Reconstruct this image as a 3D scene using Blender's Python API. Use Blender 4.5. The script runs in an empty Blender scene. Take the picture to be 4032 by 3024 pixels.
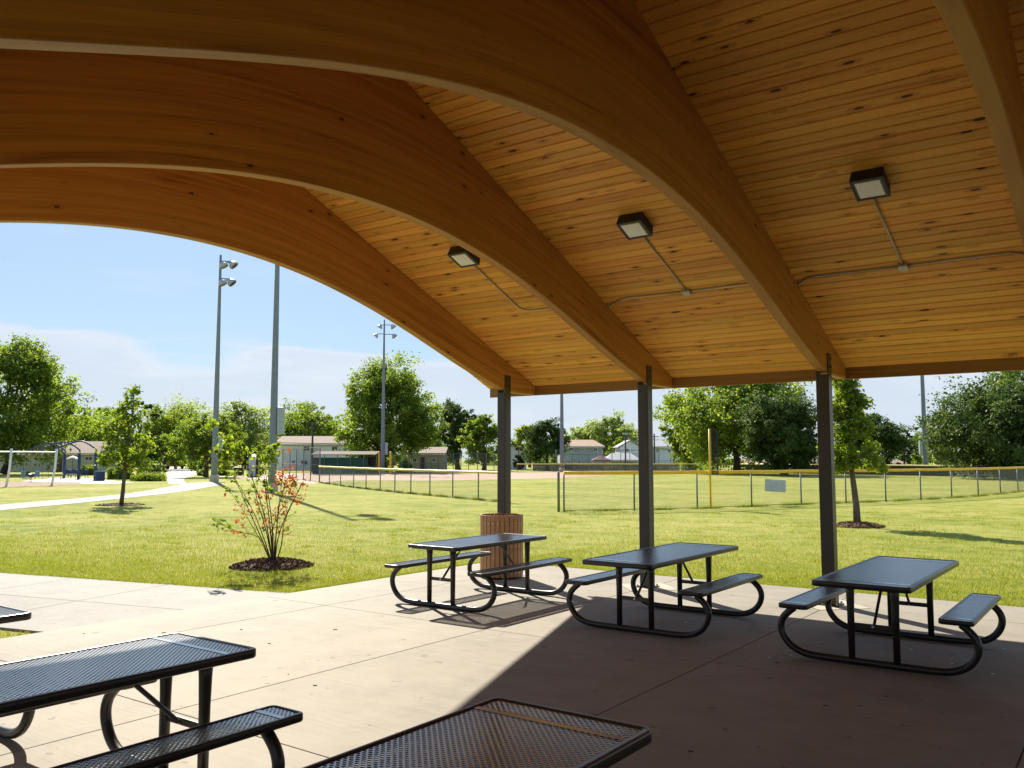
import bpy, bmesh, math, random
import numpy as np
from mathutils import Matrix, Vector

R_ = math.radians
scene = bpy.context.scene
COL = scene.collection
rng = np.random.default_rng(7)
random.seed(7)

# ------------------------------------------------------------------ camera
FPX, CX, CY, CAMH = 3400.0, 2016.0, 1512.0, 1.8
PITCH = R_(4.925)
YAW = R_(36.05)
F0 = np.array([-math.sin(YAW), math.cos(YAW), 0.0])
RT = np.array([math.cos(YAW), math.sin(YAW), 0.0])
UP = np.array([0, 0, 1.0])
FW = F0 * math.cos(PITCH) + UP * math.sin(PITCH)
UU = -F0 * math.sin(PITCH) + UP * math.cos(PITCH)
CAM = np.array([0, 0, CAMH])

cam = bpy.data.cameras.new("camera")
cam.sensor_width = 36.0
cam.lens = FPX / 4032.0 * 36.0
cam.clip_start = 0.05
cam.clip_end = 3000
camo = bpy.data.objects.new("camera", cam)
COL.objects.link(camo)
camo.matrix_world = Matrix(((RT[0], UU[0], -FW[0], 0), (RT[1], UU[1], -FW[1], 0), (RT[2], UU[2], -FW[2], CAMH), (0, 0, 0, 1)))
scene.camera = camo

# ------------------------------------------------------------------ world, sun, exposure
SUNV = Vector((-1.10, 0.70, 1.0)).normalized()      # towards the sun
SUN_EL = math.asin(SUNV.z)
SUN_AZ = math.atan2(SUNV.x, SUNV.y)                  # clockwise from +Y
world = bpy.data.worlds.new("World")
scene.world = world
world.use_nodes = True
nt = world.node_tree
nt.nodes.clear()
wo = nt.nodes.new("ShaderNodeOutputWorld")
bg = nt.nodes.new("ShaderNodeBackground")
sky = nt.nodes.new("ShaderNodeTexSky")
sky.sky_type = 'NISHITA'
sky.sun_disc = False
sky.sun_elevation = SUN_EL
sky.sun_rotation = SUN_AZ
sky.air_density = 1.0
sky.dust_density = 0.4
sky.ozone_density = 3.0
bg.inputs[1].default_value = 0.053
tc = nt.nodes.new("ShaderNodeTexCoord")
sep = nt.nodes.new("ShaderNodeSeparateXYZ")
nt.links.new(tc.outputs["Generated"], sep.inputs[0])


def wmath(op, a, b=None, c=None, clamp=False):
    n = nt.nodes.new("ShaderNodeMath")
    n.operation = op
    n.use_clamp = clamp
    for i, v in enumerate((a, b, c)):
        if v is None:
            continue
        if isinstance(v, (int, float)):
            n.inputs[i].default_value = v
        else:
            nt.links.new(v, n.inputs[i])
    return n.outputs[0]


# stratus bank low over the horizon, thinning upward, wispy cirrus above
mp = nt.nodes.new("ShaderNodeMapping")
mp.inputs["Scale"].default_value = (1.0, 1.0, 5.0)
nt.links.new(tc.outputs["Generated"], mp.inputs[0])
no = nt.nodes.new("ShaderNodeTexNoise")
no.inputs["Scale"].default_value = 5.5
no.inputs["Detail"].default_value = 9.0
no.inputs["Roughness"].default_value = 0.56
nt.links.new(mp.outputs[0], no.inputs[0])
no2 = nt.nodes.new("ShaderNodeTexNoise")
no2.inputs["Scale"].default_value = 2.3
no2.inputs["Detail"].default_value = 5.0
nt.links.new(mp.outputs[0], no2.inputs[0])
el = sep.outputs[2]
edge_ = wmath('ADD', wmath('SUBTRACT', 0.128, el), wmath('MULTIPLY', wmath('SUBTRACT', no.outputs[0], 0.5), 0.10))
edge_ = wmath('ADD', edge_, wmath('MULTIPLY', wmath('SUBTRACT', no2.outputs[0], 0.5), 0.10))
bank = wmath('MULTIPLY', edge_, 60.0, clamp=True)
crest = wmath('MULTIPLY', wmath('SUBTRACT', 1.0, wmath('MULTIPLY', edge_, 34.0), clamp=True), bank)
wisp = wmath('MULTIPLY', wmath('SUBTRACT', no.outputs[0], 0.52, clamp=True), 3.0, clamp=True)
lump = wmath('MAXIMUM', crest, wmath('MULTIPLY', wisp, 0.75))
mask = wmath('MAXIMUM', wmath('MULTIPLY', bank, 0.80), wmath('MULTIPLY', wisp, 0.45))
mask = wmath('MAXIMUM', mask, 0.04)
cmx = nt.nodes.new("ShaderNodeMix")
cmx.data_type = 'RGBA'
nt.links.new(lump, cmx.inputs["Factor"])
cmx.inputs["A"].default_value = (6.1, 6.7, 7.6, 1)
cmx.inputs["B"].default_value = (8.0, 8.2, 8.6, 1)
mix = nt.nodes.new("ShaderNodeMix")
mix.data_type = 'RGBA'
nt.links.new(mask, mix.inputs["Factor"])
veil = nt.nodes.new("ShaderNodeMix")
veil.data_type = 'RGBA'
veil.inputs["Factor"].default_value = 0.62
nt.links.new(sky.outputs[0], veil.inputs["A"])
veil.inputs["B"].default_value = (3.7, 5.5, 7.9, 1)
nt.links.new(veil.outputs["Result"], mix.inputs["A"])
nt.links.new(cmx.outputs["Result"], mix.inputs["B"])
nt.links.new(mix.outputs["Result"], bg.inputs[0])
nt.links.new(bg.outputs[0], wo.inputs[0])

sl = bpy.data.lights.new("sun", 'SUN')
sl.energy = 4.7
sl.angle = R_(0.53)
sl.color = (1.0, 0.92, 0.78)
so = bpy.data.objects.new("sun", sl)
COL.objects.link(so)
so.rotation_euler = SUNV.to_track_quat('Z', 'Y').to_euler()
so.location = (-30, 30, 40)

scene.view_settings.view_transform = 'Standard'
scene.view_settings.look = 'None'
scene.view_settings.exposure = 1.15
scene.view_settings.gamma = 1.0
scene.view_settings.use_curve_mapping = False
scene.render.engine = 'CYCLES'
scene.cycles.use_denoising = True
try:
    scene.cycles.denoiser = 'OPENIMAGEDENOISE'
except Exception:
    pass
scene.cycles.max_bounces = 10
scene.cycles.diffuse_bounces = 8
scene.cycles.transparent_max_bounces = 8
scene.cycles.sample_clamp_indirect = 6.0


# ------------------------------------------------------------------ pixel helpers (photo pixel + distance -> place)
def ray(x, y):
    return FW + RT * (x - CX) / FPX - UU * (y - CY) / FPX


def at(x, y, depth):
    d = ray(x, y)
    return CAM + d * (depth / float(d @ F0))


def onz(x, y, z=0.0):
    d = ray(x, y)
    return CAM + d * ((z - CAMH) / d[2])


def ground(px, depth):
    p = at(px, 1805, depth)
    return (float(p[0]), float(p[1]), 0.0)


# ------------------------------------------------------------------ mesh builder
class MB:
    def __init__(self):
        self.v = []
        self.f = []

    def add(self, vs, fs):
        n = len(self.v)
        self.v += [tuple(map(float, p)) for p in vs]
        self.f += [tuple(i + n for i in q) for q in fs]
        return self

    def box(self, c, s, rot=None):
        hx, hy, hz = s[0] / 2, s[1] / 2, s[2] / 2
        vs = [Vector((x, y, z)) for z in (-hz, hz) for x, y in ((-hx, -hy), (hx, -hy), (hx, hy), (-hx, hy))]
        if rot is not None:
            vs = [rot @ p for p in vs]
        vs = [p + Vector(c) for p in vs]
        return self.add(vs, [(3, 2, 1, 0), (4, 5, 6, 7), (0, 1, 5, 4), (1, 2, 6, 5), (2, 3, 7, 6), (3, 0, 4, 7)])

    def bar(self, a, b, w, h):
        """box of section w x h from a to b"""
        a, b = Vector(a), Vector(b)
        d = (b - a)
        q = d.to_track_quat('Y', 'Z').to_matrix()
        return self.box((a + b) / 2, (w, d.length, h), q)

    def tube(self, pts, r, n=10, caps=True):
        pts = [Vector(p) for p in pts]
        rs = r if isinstance(r, (list, tuple)) else [r] * len(pts)
        vs, fs = [], []
        prev = None
        for i, p in enumerate(pts):
            t = (pts[min(i + 1, len(pts) - 1)] - pts[max(i - 1, 0)]).normalized()
            if prev is None:
                ref = Vector((0, 0, 1)) if abs(t.z) < 0.9 else Vector((1, 0, 0))
                u = t.cross(ref).normalized()
            else:
                u = (prev - t * prev.dot(t)).normalized()
            prev = u
            w = t.cross(u)
            for k in range(n):
                a = 2 * math.pi * k / n
                vs.append(p + (u * math.cos(a) + w * math.sin(a)) * rs[i])
        for i in range(len(pts) - 1):
            for k in range(n):
                k2 = (k + 1) % n
                fs.append((i * n + k, i * n + k2, (i + 1) * n + k2, (i + 1) * n + k))
        if caps:
            fs.append(tuple(range(n - 1, -1, -1)))
            fs.append(tuple((len(pts) - 1) * n + k for k in range(n)))
        return self.add(vs, fs)

    def lathe(self, c, prof, n=24, caps=True):
        vs, fs = [], []
        for r, z in prof:
            for k in range(n):
                a = 2 * math.pi * k / n
                vs.append((c[0] + r * math.cos(a), c[1] + r * math.sin(a), c[2] + z))
        for i in range(len(prof) - 1):
            for k in range(n):
                k2 = (k + 1) % n
                fs.append((i * n + k, i * n + k2, (i + 1) * n + k2, (i + 1) * n + k))
        if caps:
            fs.append(tuple(range(n - 1, -1, -1)))
            fs.append(tuple((len(prof) - 1) * n + k for k in range(n)))
        return self.add(vs, fs)

    def prism(self, poly, z0, z1):
        n = len(poly)
        vs = [(x, y, z0) for x, y in poly] + [(x, y, z1) for x, y in poly]
        fs = [tuple(range(n - 1, -1, -1)), tuple(range(n, 2 * n))]
        fs += [(i, (i + 1) % n, n + (i + 1) % n, n + i) for i in range(n)]
        return self.add(vs, fs)

    def mesh(self, name, mat=None, smooth=False):
        me = bpy.data.meshes.new(name)
        me.from_pydata(self.v, [], self.f)
        if mat:
            me.materials.append(mat)
        if smooth:
            me.polygons.foreach_set("use_smooth", [True] * len(me.polygons))
        me.update()
        return me

    def build(self, name, mat, parent=None, smooth=False, loc=None, bevel=0.0, kind=None, label=None):
        o = bpy.data.objects.new(name, self.mesh(name, mat, smooth))
        COL.objects.link(o)
        if loc is not None:
            o.location = loc
        if parent:
            o.parent = parent
        if bevel:
            m = o.modifiers.new("bevel", 'BEVEL')
            m.width = bevel
            m.segments = 2
            m.limit_method = 'ANGLE'
        if kind:
            o["kind"] = kind
        if label:
            o["label"] = label
        return o


def raw_mesh(name, verts, faces_n, idx, mat, smooth=False):
    """fast mesh from numpy: verts (N,3), all faces have faces_n corners, idx flat"""
    me = bpy.data.meshes.new(name)
    verts = np.asarray(verts, dtype=np.float32)
    idx = np.asarray(idx, dtype=np.int32).ravel()
    nf = len(idx) // faces_n
    me.vertices.add(len(verts))
    me.vertices.foreach_set("co", verts.ravel())
    me.loops.add(len(idx))
    me.loops.foreach_set("vertex_index", idx)
    me.polygons.add(nf)
    me.polygons.foreach_set("loop_start", np.arange(nf, dtype=np.int32) * faces_n)
    me.polygons.foreach_set("loop_total", np.full(nf, faces_n, dtype=np.int32))
    if smooth:
        me.polygons.foreach_set("use_smooth", np.ones(nf, dtype=bool))
    me.materials.append(mat)
    me.update(calc_edges=True)
    me.validate()
    if not smooth:
        me.shade_flat()
    return me


def link(name, data, parent=None, loc=None, rotz=None, kind=None):
    o = bpy.data.objects.new(name, data)
    COL.objects.link(o)
    if parent:
        o.parent = parent
    if loc is not None:
        o.location = loc
    if rotz is not None:
        o.rotation_euler = (0, 0, rotz)
    if kind:
        o["kind"] = kind
    return o


def tag(o, label, cat, group=None):
    o["label"] = label
    o["category"] = cat
    if group:
        o["group"] = group
    return o


def thing(name, label, cat, loc=(0, 0, 0), rotz=0.0, group=None):
    o = bpy.data.objects.new(name, None)
    COL.objects.link(o)
    o.empty_display_size = 0.2
    o.location = loc
    o.rotation_euler = (0, 0, rotz)
    return tag(o, label, cat, group)


def copy_tree(o, parent=None):
    c = o.copy()
    COL.objects.link(c)
    c.parent = parent
    for ch in list(o.children):
        copy_tree(ch, c)
    return c


def structure(o):
    o["kind"] = "structure"
    return o


# ------------------------------------------------------------------ materials
def mat_new(name):
    m = bpy.data.materials.new(name)
    m.use_nodes = True
    t = m.node_tree
    b = t.nodes["Principled BSDF"]
    return m, t, b


def N(t, typ, **kw):
    n = t.nodes.new(typ)
    for k, v in kw.items():
        if k.startswith("i_"):
            n.inputs[k[2:].replace("_", " ")].default_value = v
        else:
            setattr(n, k, v)
    return n


def ramp(t, fac, stops):
    r = t.nodes.new("ShaderNodeValToRGB")
    cr = r.color_ramp
    while len(cr.elements) > 1:
        cr.elements.remove(cr.elements[-1])
    cr.elements[0].position = stops[0][0]
    cr.elements[0].color = (*stops[0][1], 1)
    for p, c in stops[1:]:
        e = cr.elements.new(p)
        e.color = (*c, 1)
    t.links.new(fac, r.inputs[0])
    return r.outputs[0]


def mixc(t, fac, a, b, mode='MIX'):
    n = t.nodes.new("ShaderNodeMix")
    n.data_type = 'RGBA'
    n.blend_type = mode
    for sock, v in (("Factor", fac), ("A", a), ("B", b)):
        if isinstance(v, (int, float)):
            n.inputs[sock].default_value = v
        elif isinstance(v, tuple):
            n.inputs[sock].default_value = (*v, 1) if len(v) == 3 else v
        else:
            t.links.new(v, n.inputs[sock])
    return n.outputs["Result"]


def mth(t, op, a, b=None, clamp=False):
    n = t.nodes.new("ShaderNodeMath")
    n.operation = op
    n.use_clamp = clamp
    for i, v in enumerate((a, b)):
        if v is None:
            continue
        if isinstance(v, (int, float)):
            n.inputs[i].default_value = v
        else:
            t.links.new(v, n.inputs[i])
    return n.outputs[0]


def mapped(t, coord, scale, loc=None):
    m = t.nodes.new("ShaderNodeMapping")
    m.inputs["Scale"].default_value = scale
    t.links.new(coord, m.inputs[0])
    if loc is not None:
        t.links.new(loc, m.inputs["Location"])
    return m.outputs[0]


def noise(t, vec, scale, detail=4.0, rough=0.55, dist=0.0):
    n = t.nodes.new("ShaderNodeTexNoise")
    n.inputs["Scale"].default_value = scale
    n.inputs["Detail"].default_value = detail
    n.inputs["Roughness"].default_value = rough
    n.inputs["Distortion"].default_value = dist
    t.links.new(vec, n.inputs["Vector"])
    return n.outputs[0]


def bump(t, b, h, strength, dist):
    n = t.nodes.new("ShaderNodeBump")
    n.inputs["Strength"].default_value = strength
    n.inputs["Distance"].default_value = dist
    t.links.new(h, n.inputs["Height"])
    t.links.new(n.outputs[0], b.inputs["Normal"])


def plain(name, col, rough=0.6, metal=0.0, spec=0.5, var=0.12, scale=6.0, coat=0.0):
    """one colour with mottled wear"""
    m, t, b = mat_new(name)
    c = t.nodes.new("ShaderNodeTexCoord").outputs["Object"]
    n = noise(t, c, scale, 5.0)
    lo = tuple(max(0, x * (1 - var)) for x in col)
    hi = tuple(min(1, x * (1 + var)) for x in col)
    t.links.new(ramp(t, n, [(0.3, lo), (0.7, hi)]), b.inputs["Base Color"])
    b.inputs["Roughness"].default_value = rough
    b.inputs["Metallic"].default_value = metal
    b.inputs["Specular IOR Level"].default_value = spec
    b.inputs["Coat Weight"].default_value = coat
    b.inputs["Coat Roughness"].default_value = 0.15
    return m


def wood(name, uv, light, mid, dark, knots=True, rough=0.5, lam=False):
    """pine: grain runs along the first coordinate"""
    m, t, b = mat_new(name)
    tcn = t.nodes.new("ShaderNodeTexCoord")
    c = tcn.outputs["UV"] if uv else tcn.outputs["Object"]
    oi = t.nodes.new("ShaderNodeObjectInfo")
    cmb = t.nodes.new("ShaderNodeCombineXYZ")
    for i, k in enumerate((37.0, 11.0, 23.0)):
        t.links.new(mth(t, 'MULTIPLY', oi.outputs["Random"], k), cmb.inputs[i])
    off = cmb.outputs[0]
    wob = noise(t, mapped(t, c, (0.9, 5.0, 5.0), off), 1.0, 3.0)
    g1 = noise(t, mapped(t, c, (1.6, 60.0, 60.0), off), 1.0, 4.0, 0.5, 0.7)
    g2 = noise(t, mapped(t, c, (0.35, 10.0, 10.0), off), 1.0, 4.0, 0.5, 1.6)
    g = mth(t, 'ADD', mth(t, 'MULTIPLY', g1, 0.30), mth(t, 'MULTIPLY', g2, 0.70))
    col = ramp(t, g, [(0.30, dark), (0.42, mid), (0.62, light)])
    tone = mth(t, 'MULTIPLY_ADD', oi.outputs["Random"], 0.32)
    t.nodes[-1].inputs[2].default_value = 0.80
    col = mixc(t, 1.0, col, tone, 'MULTIPLY') if False else col
    hsv = t.nodes.new("ShaderNodeHueSaturation")
    t.links.new(col, hsv.inputs["Color"])
    t.links.new(tone, hsv.inputs["Value"])
    hr = t.nodes.new("ShaderNodeTexWhiteNoise")
    hr.noise_dimensions = '1D'
    t.links.new(mth(t, 'MULTIPLY', oi.outputs["Random"], 91.7), hr.inputs["W"])
    t.links.new(mth(t, 'ADD', mth(t, 'MULTIPLY', hr.outputs[0], 0.003 if lam else 0.013), 0.4985 if lam else 0.4935), hsv.inputs["Hue"])
    col = hsv.outputs[0]
    if lam:
        # glue lines every 38 mm across the depth of the glulam
        sp = t.nodes.new("ShaderNodeSeparateXYZ")
        t.links.new(c, sp.inputs[0])
        fr = mth(t, 'FRACT', mth(t, 'MULTIPLY', sp.outputs[1], 1 / 0.038))
        ln = mth(t, 'LESS_THAN', fr, 0.05)
        lay = t.nodes.new("ShaderNodeTexWhiteNoise")
        lay.noise_dimensions = '1D'
        t.links.new(mth(t, 'FLOOR', mth(t, 'MULTIPLY', sp.outputs[1], 1 / 0.038)), lay.inputs["W"])
        h2 = t.nodes.new("ShaderNodeHueSaturation")
        t.links.new(col, h2.inputs["Color"])
        t.links.new(mth(t, 'MULTIPLY_ADD', lay.outputs[0], 0.16), h2.inputs["Value"])
        t.nodes[-1].inputs[2].default_value = 0.92
        col = mixc(t, mth(t, 'MULTIPLY', ln, 0.3), h2.outputs[0], tuple(x * 0.5 for x in dark))
    if knots:
        vor = t.nodes.new("ShaderNodeTexVoronoi")
        vor.feature = 'F1'
        sc = (2.6, 9.0, 9.0) if not lam else (3.0, 8.0, 8.0)
        t.links.new(mapped(t, c, sc, off), vor.inputs["Vector"])
        vor.inputs["Scale"].default_value = 1.0
        keep = mth(t, 'GREATER_THAN', t_sep(t, vor.outputs["Color"]), 0.33 if not lam else 0.72)
        jit = mth(t, 'MULTIPLY', noise(t, mapped(t, c, (30, 60, 60), off), 1.0, 2.0), 0.06)
        d = mth(t, 'ADD', vor.outputs["Distance"], jit)
        r0 = 0.165 if not lam else 0.135
        core = mth(t, 'MULTIPLY', mth(t, 'LESS_THAN', d, r0), keep)
        halo = mth(t, 'MULTIPLY', mth(t, 'LESS_THAN', d, r0 * 1.9), keep)
        col = mixc(t, mth(t, 'MULTIPLY', halo, 0.2 if lam else 0.38), col, tuple(x * 0.7 for x in dark))
        col = mixc(t, mth(t, 'MULTIPLY', core, 0.92), col, (0.018, 0.009, 0.005))
    t.links.new(col, b.inputs["Base Color"])
    b.inputs["Roughness"].default_value = rough
    b.inputs["Specular IOR Level"].default_value = 0.35
    bump(t, b, g1, 0.12, 0.004)
    return m


def t_sep(t, col):
    s = t.nodes.new("ShaderNodeSeparateColor")
    t.links.new(col, s.inputs[0])
    return s.outputs[0]


def concrete(name, base, streak_scale, tone):
    m, t, b = mat_new(name)
    tcn = t.nodes.new("ShaderNodeTexCoord")
    geo = t.nodes.new("ShaderNodeNewGeometry")
    c = geo.outputs["Position"]
    big = noise(t, c, 0.45, 5.0, 0.6)
    med = noise(t, c, 2.6, 6.0, 0.65)
    fine = noise(t, c, 90.0, 3.0, 0.7)
    br = noise(t, mapped(t, c, streak_scale), 1.0, 4.0, 0.6)
    oi = t.nodes.new("ShaderNodeObjectInfo")
    k = mth(t, 'ADD', mth(t, 'MULTIPLY', big, 0.42), mth(t, 'MULTIPLY', med, 0.33))
    k = mth(t, 'ADD', k, mth(t, 'MULTIPLY', br, 0.25))
    lo = tuple(x * 0.68 for x in base)
    hi = tuple(min(1, x * 1.22) for x in base)
    col = ramp(t, k, [(0.33, lo), (0.5, base), (0.67, hi)])
    st = noise(t, c, 1.15, 7.0, 0.7, 0.6)
    col = mixc(t, mth(t, 'MULTIPLY', mth(t, 'SUBTRACT', st, 0.58, True), 2.2, True), col, tuple(x * 0.62 for x in base))
    sp = noise(t, c, 7.5, 2.0, 0.5)
    col = mixc(t, mth(t, 'MULTIPLY', mth(t, 'GREATER_THAN', sp, 0.70), 0.5), col, (0.09, 0.07, 0.055))
    hsv = t.nodes.new("ShaderNodeHueSaturation")
    t.links.new(col, hsv.inputs["Color"])
    t.links.new(mth(t, 'MULTIPLY_ADD', oi.outputs["Random"], 0.07), hsv.inputs["Value"])
    t.nodes[-1].inputs[2].default_value = tone
    t.links.new(hsv.outputs[0], b.inputs["Base Color"])
    b.inputs["Roughness"].default_value = 0.78
    b.inputs["Specular IOR Level"].default_value = 0.3
    h = mth(t, 'ADD', mth(t, 'MULTIPLY', br, 0.7), mth(t, 'MULTIPLY', fine, 0.5))
    bump(t, b, h, 0.35, 0.004)
    return m


def lawn(name):
    m, t, b = mat_new(name)
    geo = t.nodes.new("ShaderNodeNewGeometry")
    c = geo.outputs["Position"]
    big = noise(t, c, 0.16, 5.0, 0.6)
    med = noise(t, c, 1.1, 6.0, 0.65, 0.4)
    fine = noise(t, c, 13.0, 5.0, 0.75)
    vf = noise(t, c, 60.0, 3.0, 0.8)
    k = mth(t, 'ADD', mth(t, 'MULTIPLY', big, 0.35), mth(t, 'MULTIPLY', med, 0.38))
    k = mth(t, 'ADD', k, mth(t, 'MULTIPLY', fine, 0.27))
    col = ramp(t, k, [(0.35, (0.100, 0.155, 0.016)), (0.45, (0.222, 0.258, 0.036)), (0.52, (0.325, 0.328, 0.068)), (0.62, (0.440, 0.380, 0.135))])
    dk = mth(t, 'MULTIPLY', mth(t, 'SUBTRACT', vf, 0.5, True), 2.6, True)
    col = mixc(t, mth(t, 'MULTIPLY', dk, 0.55), col, (0.045, 0.07, 0.012))
    gap = mth(t, 'GREATER_THAN', noise(t, mapped(t, c, (3.2, 1.6, 1)), 1.0, 6.0, 0.7), 0.64)
    col = mixc(t, mth(t, 'MULTIPLY', gap, 0.4), col, (0.07, 0.075, 0.018))
    dry = mth(t, 'MULTIPLY', mth(t, 'SUBTRACT', noise(t, c, 2.3, 7.0, 0.72, 0.5), 0.50, True), 5.0, True)
    col = mixc(t, mth(t, 'MULTIPLY', dry, 0.55), col, (0.40, 0.335, 0.115))
    t.links.new(col, b.inputs["Base Color"])
    b.inputs["Roughness"].default_value = 0.9
    b.inputs["Specular IOR Level"].default_value = 0.1
    h = mth(t, 'ADD', fine, vf)
    bump(t, b, h, 0.7, 0.05)
    return m


def leaf(name, a, bcol, trans=0.45):
    m, t, b = mat_new(name)
    g = t.nodes.new("ShaderNodeNewGeometry")
    col = ramp(t, g.outputs["Random Per Island"], [(0.0, a), (0.6, tuple((x + y) / 2 for x, y in zip(a, bcol))), (1.0, bcol)])
    out = t.nodes["Material Output"]
    t.links.new(col, b.inputs["Base Color"])
    b.inputs["Roughness"].default_value = 0.55
    b.inputs["Specular IOR Level"].default_value = 0.3
    tr = t.nodes.new("ShaderNodeBsdfTranslucent")
    hs = t.nodes.new("ShaderNodeHueSaturation")
    hs.inputs["Hue"].default_value = 0.485
    hs.inputs["Saturation"].default_value = 1.1
    hs.inputs["Value"].default_value = 2.6
    t.links.new(col, hs.inputs["Color"])
    t.links.new(hs.outputs[0], tr.inputs[0])
    mx = t.nodes.new("ShaderNodeMixShader")
    mx.inputs[0].default_value = trans
    t.links.new(b.outputs[0], mx.inputs[1])
    t.links.new(tr.outputs[0], mx.inputs[2])
    t.links.new(mx.outputs[0], out.inputs[0])
    return m


def bark(name, col):
    m, t, b = mat_new(name)
    c = t.nodes.new("ShaderNodeTexCoord").outputs["Object"]
    n = noise(t, mapped(t, c, (14, 14, 3)), 1.0, 6.0, 0.7)
    t.links.new(ramp(t, n, [(0.3, tuple(x * 0.45 for x in col)), (0.7, tuple(x * 1.3 for x in col))]), b.inputs["Base Color"])
    b.inputs["Roughness"].default_value = 0.95
    bump(t, b, n, 0.6, 0.03)
    return m


def shingle(name, col):
    m, t, b = mat_new(name)
    c = t.nodes.new("ShaderNodeTexCoord").outputs["Object"]
    n = noise(t, mapped(t, c, (2, 2, 9)), 1.0, 5.0, 0.7)
    t.links.new(ramp(t, n, [(0.3, tuple(x * 0.72 for x in col)), (0.7, tuple(min(1, x * 1.2) for x in col))]), b.inputs["Base Color"])
    b.inputs["Roughness"].default_value = 0.9
    return m


def siding(name, col):
    m, t, b = mat_new(name)
    c = t.nodes.new("ShaderNodeTexCoord").outputs["Object"]
    sp = t.nodes.new("ShaderNodeSeparateXYZ")
    t.links.new(c, sp.inputs[0])
    fr = mth(t, 'FRACT', mth(t, 'MULTIPLY', sp.outputs[2], 5.0))
    n = noise(t, c, 1.5, 4.0)
    base = ramp(t, n, [(0.3, tuple(x * 0.88 for x in col)), (0.7, tuple(min(1, x * 1.08) for x in col))])
    t.links.new(mixc(t, mth(t, 'MULTIPLY', mth(t, 'LESS_THAN', fr, 0.14), 0.25), base, tuple(x * 0.5 for x in col)), b.inputs["Base Color"])
    b.inputs["Roughness"].default_value = 0.75
    bump(t, b, fr, 0.4, 0.01)
    return m


M = {}
M['deck'] = wood('pine_decking', False, (0.86, 0.445, 0.088), (0.78, 0.360, 0.062), (0.52, 0.195, 0.030))
M['glulam'] = wood('glulam_beam', True, (0.55, 0.255, 0.056), (0.45, 0.187, 0.038), (0.25, 0.088, 0.016), lam=True)
M['fascia'] = wood('stained_fascia', False, (0.36, 0.19, 0.06), (0.29, 0.14, 0.04), (0.17, 0.07, 0.02), knots=False)
M['steel'] = plain('dark_bronze_steel', (0.046, 0.036, 0.029), 0.42, 0.0, 0.5, 0.18, 3.0)
M['roofmetal'] = plain('roof_metal', (0.22, 0.15, 0.11), 0.45)
M['slab'] = concrete('patio_concrete', (0.272, 0.246, 0.200), (1.0, 38.0, 38.0), 0.965)
M['walk'] = concrete('sidewalk_concrete', (0.215, 0.206, 0.186), (6.0, 30.0, 30.0), 0.965)
M['pad'] = concrete('pale_concrete', (0.43, 0.385, 0.31), (12.0, 12.0, 12.0), 0.965)
M['joint'] = plain('joint_filler', (0.075, 0.068, 0.06), 0.95)
M['lawn'] = lawn('lawn_grass')
M['blade'] = leaf('grass_blade', (0.105, 0.155, 0.014), (0.27, 0.28, 0.05), 0.30)
M['dirt'] = concrete('infield_clay', (0.33, 0.195, 0.130), (3.0, 3.0, 3.0), 0.965)
M['asphalt'] = concrete('pale_road', (0.40, 0.365, 0.33), (2.0, 2.0, 2.0), 0.965)
M['chips'] = leaf('bark_mulch', (0.045, 0.024, 0.015), (0.155, 0.092, 0.056), 0.0)
M['chips'].node_tree.nodes['Principled BSDF'].inputs['Specular IOR Level'].default_value = 0.08
M['chips'].node_tree.nodes['Principled BSDF'].inputs['Roughness'].default_value = 0.9
M['woodchips'] = plain('play_woodchips', (0.27, 0.20, 0.145), 0.95, 0, 0.2, 0.45, 3.0)
M['coat'] = plain('brown_plastic_coat', (0.022, 0.016, 0.013), 0.2, 0.0, 1.0, 0.15, 9.0, 1.0)
M['coat'].node_tree.nodes['Principled BSDF'].inputs['IOR'].default_value = 2.2
M['tube'] = plain('brown_tube_coat', (0.018, 0.0135, 0.0115), 0.36, 0.0, 0.45, 0.15, 9.0, 0.15)
M['lamphouse'] = plain('lamp_black', (0.012, 0.011, 0.010), 0.45)
M['lens'] = plain('frosted_lens', (0.86, 0.87, 0.88), 0.35, 0, 0.5, 0.05)
M['lensrim'] = plain('lens_frame', (0.10, 0.10, 0.105), 0.4)
M['conduit'] = plain('galvanised_conduit', (0.45, 0.44, 0.41), 0.5, 0.35)
M['slat'] = plain('brown_plank', (0.47, 0.26, 0.130), 0.62, 0, 0.4, 0.2, 3.0)
M['liner'] = plain('black_liner', (0.012, 0.012, 0.012), 0.6)
M['bolt'] = plain('zinc_bolt', (0.62, 0.58, 0.52), 0.35, 0.6)
M['pole'] = plain('galvanised_pole', (0.19, 0.225, 0.28), 0.55, 0.1)
M['polebox'] = plain('grey_cabinet', (0.36, 0.40, 0.43), 0.5)
M['floodlamp'] = plain('floodlight_shell', (0.42, 0.44, 0.46), 0.35, 0.6)
M['floodglass'] = plain('floodlight_glass', (0.06, 0.09, 0.13), 0.1)
M['fencepost'] = plain('fence_pipe', (0.17, 0.18, 0.19), 0.55, 0.3)
M['wire'] = plain('chain_wire', (0.30, 0.31, 0.31), 0.5, 0.4)
M['wiredark'] = plain('dark_chain_wire', (0.05, 0.055, 0.06), 0.6)
M['netblack'] = plain('black_net', (0.008, 0.008, 0.007), 0.9, 0, 0.1)
M['yellow'] = plain('yellow_plastic', (0.80, 0.47, 0.012), 0.5)
M['yellowpale'] = plain('faded_yellow_plastic', (0.74, 0.60, 0.20), 0.5)
M['signback'] = plain('sign_aluminium', (0.52, 0.57, 0.64), 0.6)
M['black'] = plain('black_paint', (0.012, 0.012, 0.013), 0.5)
M['white'] = plain('white_paint', (0.78, 0.78, 0.78), 0.5)
M['navy'] = plain('navy_paint', (0.018, 0.040, 0.125), 0.45)
M['bluegrey'] = plain('play_blue', (0.10, 0.26, 0.40), 0.5)
M['greenpanel'] = plain('green_windscreen', (0.018, 0.075, 0.058), 0.75)
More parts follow.
